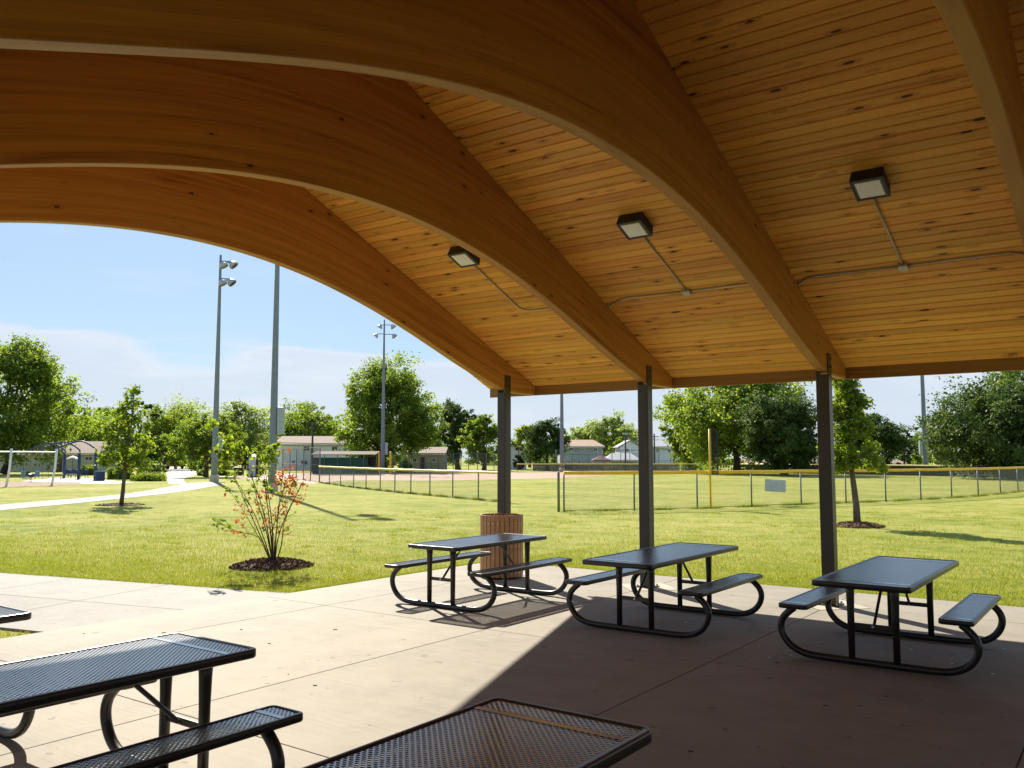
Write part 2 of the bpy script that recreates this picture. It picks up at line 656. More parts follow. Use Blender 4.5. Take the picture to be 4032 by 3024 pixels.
M['olive'] = plain('olive_bin', (0.035, 0.055, 0.015), 0.6)
M['windscreen'] = plain('dark_windscreen', (0.030, 0.034, 0.042), 0.8)
M['greywood'] = bark('weathered_fence_wood', (0.085, 0.080, 0.082))
M['glass'] = plain('dark_window', (0.02, 0.025, 0.03), 0.12, 0, 0.6)
M['trim'] = plain('white_trim', (0.70, 0.70, 0.69), 0.6)
M['w_white'] = siding('white_siding', (0.76, 0.80, 0.86))
M['w_grey'] = siding('grey_blue_siding', (0.36, 0.42, 0.43))
M['w_cream'] = siding('cream_siding', (0.46, 0.45, 0.36))
M['w_tan'] = siding('tan_siding', (0.40, 0.36, 0.30))
M['w_brick'] = plain('brick', (0.30, 0.14, 0.09), 0.9, 0, 0.2, 0.4, 8.0)
M['r_brown'] = shingle('brown_shingles', (0.24, 0.175, 0.135))
M['r_tan'] = shingle('tan_shingles', (0.36, 0.245, 0.17))
M['r_grey'] = shingle('grey_shingles', (0.33, 0.34, 0.37))
M['r_dark'] = shingle('dark_shingles', (0.11, 0.075, 0.06))
M['burgundy'] = plain('burgundy_canvas', (0.12, 0.018, 0.045), 0.8)
M['canvas'] = plain('white_canvas', (0.70, 0.68, 0.64), 0.8)
M['carred'] = plain('red_car_paint', (0.16, 0.014, 0.014), 0.25, 0.0, 0.6, 0.05, 2, 0.6)
M['carsilver'] = plain('silver_car_paint', (0.40, 0.44, 0.46), 0.25, 0.4, 0.6, 0.05, 2, 0.6)
M['cardark'] = plain('dark_car_paint', (0.02, 0.022, 0.026), 0.25, 0.2, 0.6, 0.05, 2, 0.6)
M['tyre'] = plain('tyre', (0.012, 0.012, 0.012), 0.9)
M['alu'] = plain('bleacher_aluminium', (0.66, 0.67, 0.68), 0.4, 0.5)
M['paper'] = plain('paper_scrap', (0.72, 0.71, 0.68), 0.8)
M['leafdk'] = leaf('leaf_dark', (0.040, 0.078, 0.016), (0.110, 0.165, 0.030), 0.46)
M['leafdeep'] = leaf('leaf_deep', (0.024, 0.050, 0.013), (0.078, 0.122, 0.024), 0.32)
M['leafmd'] = leaf('leaf_mid', (0.062, 0.108, 0.018), (0.165, 0.225, 0.036), 0.54)
M['leafbr'] = leaf('leaf_bright', (0.065, 0.110, 0.014), (0.165, 0.215, 0.032), 0.52)
M['leafpale'] = leaf('leaf_pale', (0.110, 0.155, 0.050), (0.210, 0.265, 0.085), 0.55)
M['leafblue'] = leaf('needle_blue', (0.020, 0.040, 0.026), (0.045, 0.075, 0.048), 0.15)
M['leafcon'] = leaf('needle_dark', (0.012, 0.026, 0.010), (0.035, 0.058, 0.016), 0.12)
M['leafred'] = leaf('leaf_rust', (0.17, 0.055, 0.020), (0.33, 0.145, 0.04), 0.40)
M['bark'] = bark('bark', (0.075, 0.055, 0.042))
M['barklt'] = bark('bark_light', (0.125, 0.100, 0.075))

# ------------------------------------------------------------------ ground
LZ = -0.035
v = []
idx = []
ringr = [0, 30, 60, 120, 240, 480, 1200]
seg = 48
vs = [(0, 0, LZ)]
fs = []
for r in ringr[1:]:
    for k in range(seg):
        a = 2 * math.pi * k / seg
        vs.append((r * math.cos(a), r * math.sin(a), LZ))
for k in range(seg):
    fs.append((0, 1 + k, 1 + (k + 1) % seg))
for i in range(len(ringr) - 2):
    for k in range(seg):
        a, b_ = 1 + i * seg, 1 + (i + 1) * seg
        fs.append((a + k, b_ + k, b_ + (k + 1) % seg, a + (k + 1) % seg))
g = MB().add(vs, fs)
structure(g.build('lawn', M['lawn']))


def sheet(name, pts, mat, dz):
    """flat outline on the ground, dz above the lawn"""
    n = len(pts)
    mb = MB().prism([(p[0], p[1]) for p in pts], LZ - 0.03, LZ + dz)
    return structure(mb.build(name, mat))


def gpts(lst):
    return [tuple(onz(x, y)[:2]) for x, y in lst]


def smooth_poly(pts, per=6, closed=False):
    """Catmull-Rom through 2-D points"""
    P = [np.array(p, float) for p in pts]
    out = []
    n = len(P)
    for i in range(n if closed else n - 1):
        p0 = P[(i - 1) % n] if (closed or i > 0) else P[0]
        p1, p2 = P[i], P[(i + 1) % n]
        p3 = P[(i + 2) % n] if (closed or i + 2 < n) else P[-1]
        for k in range(per):
            s = k / per
            out.append(0.5 * ((2 * p1) + (p2 - p0) * s + (2 * p0 - 5 * p1 + 4 * p2 - p3) * s * s + (3 * p1 - p0 - 3 * p2 + p3) * s ** 3))
    if not closed:
        out.append(P[-1])
    return [tuple(p) for p in out]


# patio: panels between control joints
XJ = [-9.36, -8.216, -5.71, -3.20, -0.69, 1.82, 4.33, 6.84, 9.35, 11.86, 13.1]
YJ = [-1.2, 0.012, 3.705, 7.39, 11.075, 12.28]
patio = structure(MB().box((1.87, 5.54, -0.10), (22.40, 13.40, 0.156)).build('patio', M['joint']))
slab_cache = {}
for i in range(len(XJ) - 1):
    for j in range(len(YJ) - 1):
        w, d = XJ[i + 1] - XJ[i] - 0.009, YJ[j + 1] - YJ[j] - 0.009
        o = MB().box((0, 0, -0.075), (w, d, 0.15)).build('concrete_panel', M['slab'], patio, loc=((XJ[i] + XJ[i + 1]) / 2, (YJ[j] + YJ[j + 1]) / 2, 0), bevel=0.004)

# sidewalk, skewed off the patio's left edge
u1 = np.array([-1.0, -0.247]) / math.hypot(1, 0.247)
u2 = np.array([u1[1], -u1[0]])
u2 = u2 if u2[1] > 0 else -u2
org = np.array([-9.39, 4.58])
walk = structure(MB().prism([tuple(org + u1 * a + u2 * b) for a, b in ((0.05, 0.01), (22, 0.01), (22, 3.14), (0.85, 3.14))], -0.16, -0.022).build('sidewalk', M['joint']))
S0 = [0.0, 1.33, 3.15, 4.97, 6.79, 8.61, 10.4, 12.2, 14.0, 15.8, 17.6, 19.4, 21.2]
for r_ in range(2):
    b0, b1 = (0.0, 1.575) if r_ == 0 else (1.585, 3.16)
    for i in range(len(S0) - 1):
        a0, a1 = S0[i] + 0.005, S0[i + 1] - 0.005
        if i == 0:
            # trimmed against the patio edge x = -9.37
            q = [org + u1 * a1 + u2 * b0, org + u1 * a1 + u2 * b1]
            k0 = (-9.372 - (org + u2 * b0)[0]) / u1[0]
            k1 = (-9.372 - (org + u2 * b1)[0]) / u1[0]
            poly = [org + u1 * k0 + u2 * b0, org + u1 * k1 + u2 * b1, q[1], q[0]]
        else:
            poly = [org + u1 * a0 + u2 * b0, org + u1 * a0 + u2 * b1, org + u1 * a1 + u2 * b1, org + u1 * a1 + u2 * b0]
        MB().prism([tuple(p) for p in poly][::-1], -0.14, -0.008).build('concrete_panel', M['walk'], walk, bevel=0.004)

# park path, road, play area, ball field
pathL = smooth_poly(gpts([(-420, 2030), (0, 1985), (470, 1945), (660, 1916), (735, 1901)]))
pathR = smooth_poly(gpts([(-420, 2058), (0, 2007), (330, 1976), (700, 1936), (850, 1911), (884, 1903), (850, 1896)]))
sheet('park_path', pathL + pathR[::-1], M['walk'], 0.012)
roadA = smooth_poly(gpts([(636, 1838), (655, 1862), (663, 1899), (700, 1903)]))
roadB = smooth_poly(gpts([(730, 1838.5), (765, 1849), (790, 1856), (768, 1868), (726, 1884), (735, 1903)]))
sheet('road', roadA + roadB[::-1], M['asphalt'], 0.008)
sheet('play_surface', smooth_poly(gpts([(-500, 1880), (0, 1895), (110, 1892), (330, 1896), (330, 1906), (160, 1912), (0, 1917), (-500, 1935)]), 4, True), M['woodchips'], 0.008)
sheet('play_pad', gpts([(85, 1893), (200, 1882), (300, 1879), (385, 1882), (425, 1890), (530, 1899), (440, 1904), (320, 1903), (310, 1898), (200, 1897)]), M['pad'], 0.016)
sheet('infield', smooth_poly(gpts([(1020, 1868), (1200, 1900), (1262, 1898), (1400, 1890), (1700, 1891), (2100, 1884), (2300, 1877), (2420, 1868), (2330, 1859), (2100, 1859), (1500, 1862), (1200, 1862)]), 5, True), M['dirt'], 0.008)
sheet('ball_court', gpts([(830, 1878), (1060, 1888), (1060, 1877), (860, 1868)]), M['dirt'], 0.012)

# ------------------------------------------------------------------ pavilion
YC, YP, ZP = 5.542, 11.075, 2.852
BX = [-8.216, -5.71, -3.20, -0.69, 1.82, 4.33, 6.84, 9.35, 11.86]  # rightmost bays are unseen, added to keep light off the beam faces
SLOPE = 0.423
YE = 11.86
XG0, XG1 = -9.12, 12.6


YR = 5.46          # ridge line


def deck_z(y):
    return 3.0 + SLOPE * (YE - YR - abs(y - YR))


def under_z(d):
    """soffit of the arch: shallow even curve, flat over the post"""
    d = abs(d)
    if d >= 5.44:
        return 2.856
    if d > 5.0:
        return 3.0213 - 0.30 * (d - 5.0)
    return 4.1717 - 0.057767 * d ** 2 + 0.00019715 * d ** 4 + 1.0923e-5 * d ** 6


pav = thing('picnic_pavilion', 'open timber pavilion with curved glulam beams, pine ceiling and dark steel posts', 'pavilion', (-1.93, 5.542, 0))
PO = Vector((-1.93, 5.542, 0))

ys = sorted(set([round(YC + s * d, 4) for s in (-1, 1) for d in list(np.linspace(0, 5.43, 48)) + [5.44, 5.8, 6.1, 6.318]]))
BW = 0.128


def beam_mesh():
    bm = bmesh.new()
    uvl = bm.loops.layers.uv.new("UVMap")
    rows = []
    for y in ys:
        zb, zt = under_z(y - YC), deck_z(y) - 0.002
        rows.append([bm.verts.new((sx * BW / 2, y - YC, z)) for sx in (-1, 1) for z in (zb, zt)])

    def face(vv, uvs):
        f = bm.faces.new(vv)
        f.smooth = False
        for lp, uv in zip(f.loops, uvs):
            lp[uvl].uv = uv
    for i in range(len(ys) - 1):
        a, b_ = rows[i], rows[i + 1]
        ya, yb = ys[i], ys[i + 1]
        ha, hb = deck_z(ya) - under_z(ya - YC), deck_z(yb) - under_z(yb - YC)
        face([a[2], b_[2], b_[3], a[3]], [(ya, 0), (yb, 0), (yb, hb), (ya, ha)])
        face([b_[0], a[0], a[1], b_[1]], [(yb + 31, 0), (ya + 31, 0), (ya + 31, ha), (yb + 31, hb)])
        face([a[0], b_[0], b_[2], a[2]], [(ya, 9.02), (yb, 9.02), (yb, 9.02 + 0.026), (ya, 9.02 + 0.026)])
        face([a[1], a[3], b_[3], b_[1]], [(ya, 5), (ya, 5.1), (yb, 5.1), (yb, 5)])
    for r, flip in ((rows[0], False), (rows[-1], True)):
        q = [r[0], r[2], r[3], r[1]]
        if flip:
            q = q[::-1]
        face(q, [(0, 0), (0.1, 0), (0.1, 0.15), (0, 0.15)])
    bmesh.ops.recalc_face_normals(bm, faces=bm.faces)
    me = bpy.data.meshes.new('arch_beam')
    bm.to_mesh(me)
    bm.free()
    me.materials.append(M['glulam'])
    return me


beam_me = beam_mesh()
for bx in BX:
    o = link('arch_beam', beam_me, pav, (bx - PO.x, 0, 0))
    md = o.modifiers.new('bevel', 'BEVEL')
    md.width = 0.008
    md.segments = 2
    md.limit_method = 'ANGLE'
    md.angle_limit = R_(50)

# posts with saddle plates and base plates
PS = 0.16
for bx in BX:
    for yy in (YP, 2 * YC - YP):
        lo = (bx - PO.x, yy - PO.y, 0)
        p = MB().box((0, 0, ZP / 2), (PS, PS, ZP)).build('post', M['steel'], pav, loc=lo, bevel=0.012)
        for s in (-1, 1):
            MB().box((s * (BW / 2 + 0.007), 0, 2.62 + 0.25), (0.012, PS - 0.012, 0.50)).build('saddle_plate', M['steel'], p)
            for zz in (2.95, 3.05):
                MB().tube([(s * (BW / 2 + 0.012), 0.02, zz), (s * (BW / 2 + 0.030), 0.02, zz)], 0.014, 6).build('bolt', M['steel'], p)
        MB().box((0, 0, 0.011), (0.25, 0.25, 0.012)).build('base_plate', M['steel'], p)
        for sx in (-1, 1):
            for sy in (-1, 1):
                MB().tube([(sx * 0.10, sy * 0.10, 0.01), (sx * 0.10, sy * 0.10, 0.045)], 0.012, 6).build('anchor_bolt', M['conduit'], p)
        # diamond isolation pad round the post foot, let into the slab
        for rr, zz, mm in ((0.47, 0.0015, 'joint'), (0.46, 0.0045, 'pad')):
            MB().prism([(rr, 0), (0, rr), (-rr, 0), (0, -rr)], -0.01, zz).build('base_pad', M[mm], p)

# eave fascia and gable rafters
for s in (1, -1):
    o = MB().box((0, 0, 0), (XG1 - XG0 - 0.02, 0.045, 0.17)).build('fascia', M['fascia'], pav, loc=((XG0 + XG1) / 2 - PO.x, s * (YE - YC + 0.026), 2.935), bevel=0.004)

# roof: boards + sheet metal
roof = MB().add(
    [(x - PO.x, y - PO.y, z) for x in (XG0 - 0.05, XG1 + 0.05) for (y, z) in (
        (2 * YR - 12.04, deck_z(12.04) + 0.045), (YR, deck_z(YR) + 0.045), (12.04, deck_z(12.04) + 0.045),
        (12.04, deck_z(12.04) + 0.13), (YR, deck_z(YR) + 0.13), (2 * YR - 12.04, deck_z(12.04) + 0.13))],
    [(0, 1, 4, 5), (1, 2, 3, 4), (11, 10, 7, 6), (10, 9, 8, 7), (0, 6, 7, 1), (1, 7, 8, 2), (2, 8, 9, 3), (3, 9, 10, 4), (4, 10, 11, 5), (5, 11, 6, 0)]
).build('roof', M['roofmetal'], pav)
PITCHB = 0.1275
ang = math.atan(SLOPE)
LS = (YE - YR) / math.cos(ang)
nrow = int(LS / PITCHB) + 1


def plank_mesh(L):
    """tongue-and-groove board, V-jointed along its long lower edges; lower face at z=0, along x"""
    w, th, ch = PITCHB - 0.008, 0.038, 0.007
    sec = [(-w / 2, ch), (-w / 2 + ch, 0), (w / 2 - ch, 0), (w / 2, ch), (w / 2, th), (-w / 2, th)]
    n = len(sec)
    vs_ = [(x, y, z) for x in (-L / 2, L / 2) for y, z in sec]
    fs_ = [tuple(range(n)), tuple(range(2 * n - 1, n - 1, -1))]
    fs_ += [(i, n + i, n + (i + 1) % n, (i + 1) % n) for i in range(n)]
    return MB().add(vs_, fs_).mesh('plank', M['deck'])


plank_cache = {}
rnd = random.Random(3)
stops = [XG0] + BX[1:-1] + [XG1]
for side in (1, -1):
    back = MB()
    for r in range(nrow):
        s = (r + 0.5) * PITCHB
        y = YE - s * math.cos(ang)
        if y < YR + 0.03:
            continue
        z = 3.0 + s * math.sin(ang)
        if side == 1:
            cuts = rnd.choice([(2, 4), (1, 3), (2, 3), (1, 4), (3, 5), (1, 3)])
            ends = [stops[0], stops[cuts[0]], stops[cuts[1]], stops[6], stops[-1]]
            for a, b_ in zip(ends[:-1], ends[1:]):
                L = round(b_ - a - 0.002, 3)
                if L not in plank_cache:
                    plank_cache[L] = plank_mesh(L)
                o = link('plank', plank_cache[L], roof, ((a + b_) / 2 - PO.x, y - PO.y, z))
                o.rotation_euler = (-ang, 0, 0)
        else:
            yy = 2 * YR - y
            q = Matrix.Rotation(ang, 3, 'X')
            back.box((0 + (XG0 + XG1) / 2 - PO.x, yy - PO.y, z + 0.019), (XG1 - XG0, PITCHB - 0.006, 0.036), q)
    if side == -1:
        back.build('planking', M['deck'], roof, kind='stuff')

# ceiling lights, conduit, boxes
DROT = Matrix.Rotation(-ang, 3, 'X')
lamp_lab = ['black square ceiling light between the two beams nearest the ball field pole',
            'black square ceiling light in the middle bay of the pine ceiling',
            'largest black square ceiling light, in the rightmost ceiling bay']
LX = [-6.89, -4.44, -1.95]
lamps = []
for i, lx in enumerate(LX):
    ly = 8.455
    t = thing('ceiling_light', lamp_lab[i], 'ceiling light', (lx, ly, deck_z(ly)), 0, 'square lights fixed to the pine ceiling')
    t.rotation_euler = (-ang, 0, 0)
    # housing, slightly flared, open below
    a, b_, h = 0.142, 0.152, 0.125
    mb = MB()
    vs_ = [(-a, -a, 0), (a, -a, 0), (a, a, 0), (-a, a, 0), (-b_, -b_, -h), (b_, -b_, -h), (b_, b_, -h), (-b_, b_, -h)]
    c_ = 0.128
    vs_ += [(-c_, -c_, -h), (c_, -c_, -h), (c_, c_, -h), (-c_, c_, -h)]
    mb.add(vs_, [(0, 1, 2, 3), (0, 4, 5, 1), (1, 5, 6, 2), (2, 6, 7, 3), (3, 7, 4, 0), (4, 8, 9, 5), (5, 9, 10, 6), (6, 10, 11, 7), (7, 11, 8, 4)])
    mb.build('housing', M['lamphouse'], t)
    MB().box((0, 0, -h + 0.010), (0.262, 0.262, 0.012)).build('lens_frame', M['lensrim'], t)
    MB().box((0, 0, -h + 0.002), (0.226, 0.226, 0.012)).build('lens', M['lens'], t, bevel=0.004)


def dpt(x, y, off=0.014):
    return (x, y, deck_z(y) - off)


cond = [
    ('thin metal conduit bending from the farthest ceiling light into the beam', [[(-6.95, 8.57), (-6.95, 9.66), (-6.93, 9.73), (-6.87, 9.78), (-6.75, 9.80), (-5.78, 9.80)]], None),
    ('thin metal conduit with a junction box below the middle ceiling light', [[(-4.48, 8.57), (-4.46, 9.78)], [(-4.46, 9.80), (-3.27, 9.79)], [(-4.46, 9.80), (-5.28, 9.78), (-5.38, 9.80), (-5.60, 9.90), (-5.64, 9.91)]], (-4.46, 9.80)),
    ('thin metal conduit with a junction box below the largest ceiling light', [[(-1.99, 8.57), (-1.97, 9.80)], [(-1.97, 9.82), (-0.98, 9.81), (-0.90, 9.84), (-0.76, 9.92)], [(-1.97, 9.82), (-2.90, 9.81), (-2.99, 9.83), (-3.11, 9.91), (-3.13, 9.92)]], (-1.97, 9.82)),
]
for lab, runs, box in cond:
    p0 = runs[0][0]
    t = thing('conduit', lab, 'conduit', dpt(*p0), 0, 'electrical conduits under the ceiling')
    for run in runs:
        MB().tube([Vector(dpt(*q)) - Vector(dpt(*p0)) for q in run], 0.0105, 8).build('pipe', M['conduit'], t, smooth=True)
    if box:
        MB().box(Vector(dpt(*box, 0.024)) - Vector(dpt(*p0)), (0.10, 0.10, 0.045), DROT).build('junction_box', M['conduit'], t, bevel=0.005)


# ------------------------------------------------------------------ picnic tables
def perforated(x0, x1, y0, y1, z, px=0.030, rowh=0.0155, k=0.66, th=0.004):
    """expanded-metal sheet: staggered hexagonal holes, welded at shared corners"""
    nx = int(round((x1 - x0) / px))
    ny = int(round((y1 - y0) / rowh))
    px = (x1 - x0) / nx
    rowh = (y1 - y0) / ny
    cx_, cy_ = [], []
    for j in range(ny + 1):
        n = nx + 1 if j % 2 == 0 else nx
        for i in range(n):
            cx_.append(x0 + (i + (0 if j % 2 == 0 else 0.5)) * px)
            cy_.append(y0 + j * rowh)
    c = np.stack([cx_, cy_], 1)
    a, b_ = px / 2, rowh
    # corners of the hexagonal cell
    hexv = np.array([(a, b_ / 3), (0, b_ * 2 / 3), (-a, b_ / 3), (-a, -b_ / 3), (0, -b_ * 2 / 3), (a, -b_ / 3)])
    hx_in = hexv * np.array([k, k * 0.94])
    outer = c[:, None, :] + hexv[None]
    inner = c[:, None, :] + hx_in[None]
    outer[..., 0] = np.clip(outer[..., 0], x0, x1)
    outer[..., 1] = np.clip(outer[..., 1], y0, y1)
    inner[..., 0] = np.clip(inner[..., 0], x0, x1)
    inner[..., 1] = np.clip(inner[..., 1], y0, y1)
    n = len(c)
    vo = np.concatenate([outer.reshape(-1, 2), np.full((n * 6, 1), z)], 1)
    vi = np.concatenate([inner.reshape(-1, 2), np.full((n * 6, 1), z - 0.0003)], 1)
    vd = np.concatenate([inner.reshape(-1, 2), np.full((n * 6, 1), z - th)], 1)
    V = np.concatenate([vo, vi, vd])
    base = np.arange(n)[:, None] * 6
    i0 = base + np.arange(6)[None]
    i1 = base + (np.arange(6)[None] + 1) % 6
    top = np.stack([i0, i1, i1 + 6 * n, i0 + 6 * n], -1).reshape(-1, 4)
    wall = np.stack([i0 + 6 * n, i1 + 6 * n, i1 + 12 * n, i0 + 12 * n], -1).reshape(-1, 4)
    Fq = np.concatenate([top, wall])
    key = np.round(V * 20000).astype(np.int64)
    _, first, inv = np.unique(key, axis=0, return_index=True, return_inverse=True)
    V2 = V[first]
    Fq = inv.ravel()[Fq]
    good = (Fq[:, 0] != Fq[:, 1]) & (Fq[:, 1] != Fq[:, 2]) & (Fq[:, 2] != Fq[:, 3]) & (Fq[:, 3] != Fq[:, 0])
    return V2, Fq[good]


def rounded_rect(hx, hy, r, n=6):
    out = []
    for cx_, cy_, a0 in ((hx - r, hy - r, 0), (-hx + r, hy - r, 90), (-hx + r, -hy + r, 180), (hx - r, -hy + r, 270)):
        for k in range(n + 1):
            a = R_(a0 + 90 * k / n)
            out.append((cx_ + r * math.cos(a), cy_ + r * math.sin(a)))
    return out


def plate_parts(W, L, ztop, bars, rim_w, rc, depth):
    """perforated plate W x L with rolled rim -> (panel mesh, rim mesh)"""
    V, Fq = perforated(-W / 2 + rim_w * 0.55, W / 2 - rim_w * 0.55, -L / 2 + rim_w * 0.55, L / 2 - rim_w * 0.55, ztop - 0.004)
    panel = raw_mesh('perforated_panel', V, 4, Fq, M['coat'])
    prof = [(-rim_w, -0.012), (-rim_w, -0.001), (-0.008, 0.0), (-0.002, -0.003), (0.0, -0.010), (0.0, -depth + 0.006), (-0.006, -depth), (-0.020, -depth)]
    vs_, fs_ = [], []
    rings = []
    for off, dz in prof:
        rings.append([(x, y, ztop + dz) for x, y in rounded_rect(W / 2 + off, L / 2 + off, max(rc + off, 0.012))])
    n = len(rings[0])
    for rr in rings:
        vs_ += rr
    for i in range(len(rings) - 1):
        for k in range(n):
            k2 = (k + 1) % n
            fs_.append((i * n + k, i * n + k2, (i + 1) * n + k2, (i + 1) * n + k))
    rim = MB().add(vs_, fs_).mesh('rim', M['tube'], True)
    barm = MB()
    barm.box((0, 0, ztop - 0.0045), (W - 2 * rim_w + 0.01, 0.034, 0.006))
    return panel, rim, barm.mesh('cross_bar', M['coat'])


def spline(pts, per=5):
    P = [np.array(p, float) for p in pts]
    out = []
    for i in range(len(P) - 1):
        p0, p1, p2, p3 = P[max(i - 1, 0)], P[i], P[i + 1], P[min(i + 2, len(P) - 1)]
        for k in range(per):
            s = k / per
            out.append(0.5 * ((2 * p1) + (p2 - p0) * s + (2 * p0 - 5 * p1 + 4 * p2 - p3) * s * s + (3 * p1 - p0 - 3 * p2 + p3) * s ** 3))
    out.append(P[-1])
    return out


def make_table(L, W, LB, fy, label):
    t = thing('picnic_table', label, 'picnic table', (0, 0, 0), 0, 'brown metal picnic tables on the patio')
    ZT, ZB, BO, WB = 0.76, 0.488, 0.665, 0.265
    panel, rim, bar = plate_parts(W, L, ZT, True, 0.034, 0.055, 0.048)
    top = link('table_top', panel, t)
    link('rim', rim, top)
    for s in (-1, 1):
        link('cross_bar', bar, top, (0, s * (L / 2 - 0.185), 0))
    panel2, rim2, bar2 = plate_parts(WB, LB, 0.0, True, 0.026, 0.045, 0.042)
    for s in (-1, 1):
        b_ = link('bench', panel2, t, (s * BO, 0, ZB))
        link('rim', rim2, b_)
        for q in (-1, 1):
            link('cross_bar', bar2, b_, (0, q * (LB / 2 - 0.13), 0))
    half = [(0, 0.034), (0.30, 0.034), (0.50, 0.036), (0.62, 0.052), (0.725, 0.105), (0.79, 0.19), (0.808, 0.275), (0.785, 0.345), (0.735, 0.400), (0.685, 0.440)]
    full = [(-x, z) for x, z in half[::-1]] + half[1:]
    foot = MB().tube([(x, 0, z) for x, z in spline(full, 4)], 0.0325, 12).mesh('foot_tube', M['tube'], True)
    legm = MB().tube([(0, 0, 0.05), (0, 0, 0.45), (0, 0, 0.62), (0, 0, ZT - 0.05)], [0.029, 0.031, 0.036, 0.041], 12).mesh('leg', M['tube'], True)
    for s in (-1, 1):
        link('foot_tube', foot, t, (0, s * fy, 0))
        for q in (-1, 1):
            link('leg', legm, t, (q * 0.185, s * fy, 0))
            MB().box((q * BO, s * fy, ZB - 0.047), (WB - 0.06, 0.055, 0.008)).build('bench_bracket', M['tube'], t)
        MB().box((0, s * fy, 0.345), (0.33, 0.010, 0.040)).build('cross_rail', M['tube'], t)
        MB().box((0, s * fy, ZT - 0.047), (W - 0.12, 0.040, 0.008)).build('top_bracket', M['tube'], t)
        MB().tube([(0.0, s * (fy - 0.018), 0.340), (0.0, s * (fy - 0.04), 0.36), (0, s * (fy - 0.40), ZT - 0.055), (0, s * (fy - 0.46), ZT - 0.050)], [0.008, 0.0135, 0.0135, 0.008], 8).build('brace', M['tube'], t, smooth=True)
        MB().tube([(0.0, s * (fy + 0.004), 0.345), (0.0, s * (fy + 0.018), 0.345)], 0.011, 8).build('bolt', M['bolt'], t)
    return t


std = make_table(1.95, 0.78, 1.92, 0.775, 'brown picnic table in the sunlight in front of the slatted litter bin')
std.location = (-6.93, 8.84, 0)
for (x, y, lab) in ((-4.37, 2.14, 'large brown picnic table at the lower left, its perforated top gleaming blue'),
                    (-1.965, 2.14, 'brown picnic table cut by the bottom edge, nearest the viewer at centre'),
                    (-6.53, 1.95, 'picnic table at the left edge of which only a top corner shows')):
    c_ = copy_tree(std)
    c_.location = (x, y, 0)
    c_["label"] = lab
ada = make_table(2.33, 0.80, 1.72, 0.735, 'brown picnic table before the middle steel post, its top overhanging the benches')
ada.location = (-4.345, 8.88, 0)
c_ = copy_tree(ada)
c_.location = (-1.965, 8.76, 0)
c_["label"] = 'rightmost brown picnic table, wholly in shade before the right steel post'

# ------------------------------------------------------------------ slatted litter bin
t = thing('litter_bin', 'round litter bin of brown vertical slats behind the sunlit picnic table', 'litter bin', (-7.985, 10.70, 0))
NS, RB, HB = 28, 0.318, 0.945
sw = 2 * math.pi * RB / NS - 0.008
slat_me = MB().box((0, 0, 0.03 + (HB - 0.03) / 2), (sw, 0.020, HB - 0.03)).mesh('slat', M['slat'])
bolt_me = MB().tube([(0, -0.009, 0), (0, -0.015, 0)], 0.0085, 8).mesh('bolt', M['bolt'])
for k in range(NS):
    a = 2 * math.pi * k / NS
    o = link('slat', slat_me, t, (RB * math.cos(a), RB * math.sin(a), 0), a + math.pi / 2)
    md = o.modifiers.new('bevel', 'BEVEL')
    md.width = 0.003
    for zz in (0.10, 0.49, 0.83):
        link('bolt', bolt_me, o, (0, 0, zz))
for zz in (0.10, 0.49, 0.83):
    MB().lathe((0, 0, zz - 0.02), [(RB - 0.012, 0), (RB - 0.012, 0.04), (RB - 0.017, 0.04), (RB - 0.017, 0), (RB - 0.012, 0)], 40, False).build('hoop', M['liner'], t)
MB().lathe((0, 0, 0.05), [(0.27, 0), (0.285, 0.84), (0.278, 0.84), (0.262, 0.02), (0.0, 0.02)], 40, True).build('liner', M['liner'], t, smooth=True)


# ------------------------------------------------------------------ vegetation
def leaf_cloud(centres, radii, per, size, flat=0.5, seed=0, shell=0.55, droop=0.0):
    """leaf-sized bent quads in clumps; returns verts, quads"""
    r = np.random.default_rng(seed)
    n = len(centres)
    C_ = np.repeat(np.asarray(centres), per, axis=0)
    Rr = np.repeat(np.asarray(radii), per)
    d = r.normal(size=(n * per, 3))
    d /= np.linalg.norm(d, axis=1)[:, None]
    rad = shell + (1 - shell) * r.random(n * per)
    rad = np.where(r.random(n * per) < 0.16, rad * r.uniform(1.0, 1.5, n * per), rad)
    P = C_ + d * (Rr * rad)[:, None] * np.array([1, 1, 0.82])
    nrm = d * flat + r.normal(size=(n * per, 3)) * 0.55 + np.array([0, 0, 0.45])
    nrm /= np.linalg.norm(nrm, axis=1)[:, None]
    tng = r.normal(size=(n * per, 3))
    tng[:, 2] -= droop
    tng -= nrm * (tng * nrm).sum(1)[:, None]
    tng /= np.linalg.norm(tng, axis=1)[:, None]
    bt = np.cross(nrm, tng)
    s = size * r.uniform(0.6, 1.35, n * per)
    L = tng * s[:, None]
    Wd = bt * (s * 0.38)[:, None]
    up = nrm * (s * 0.14)[:, None]
    V = np.stack([P - L * 0.5, P + Wd + up, P + L * 0.5, P - Wd + up], 1).reshape(-1, 3)
    idx_ = np.arange(len(V))
    return V, idx_


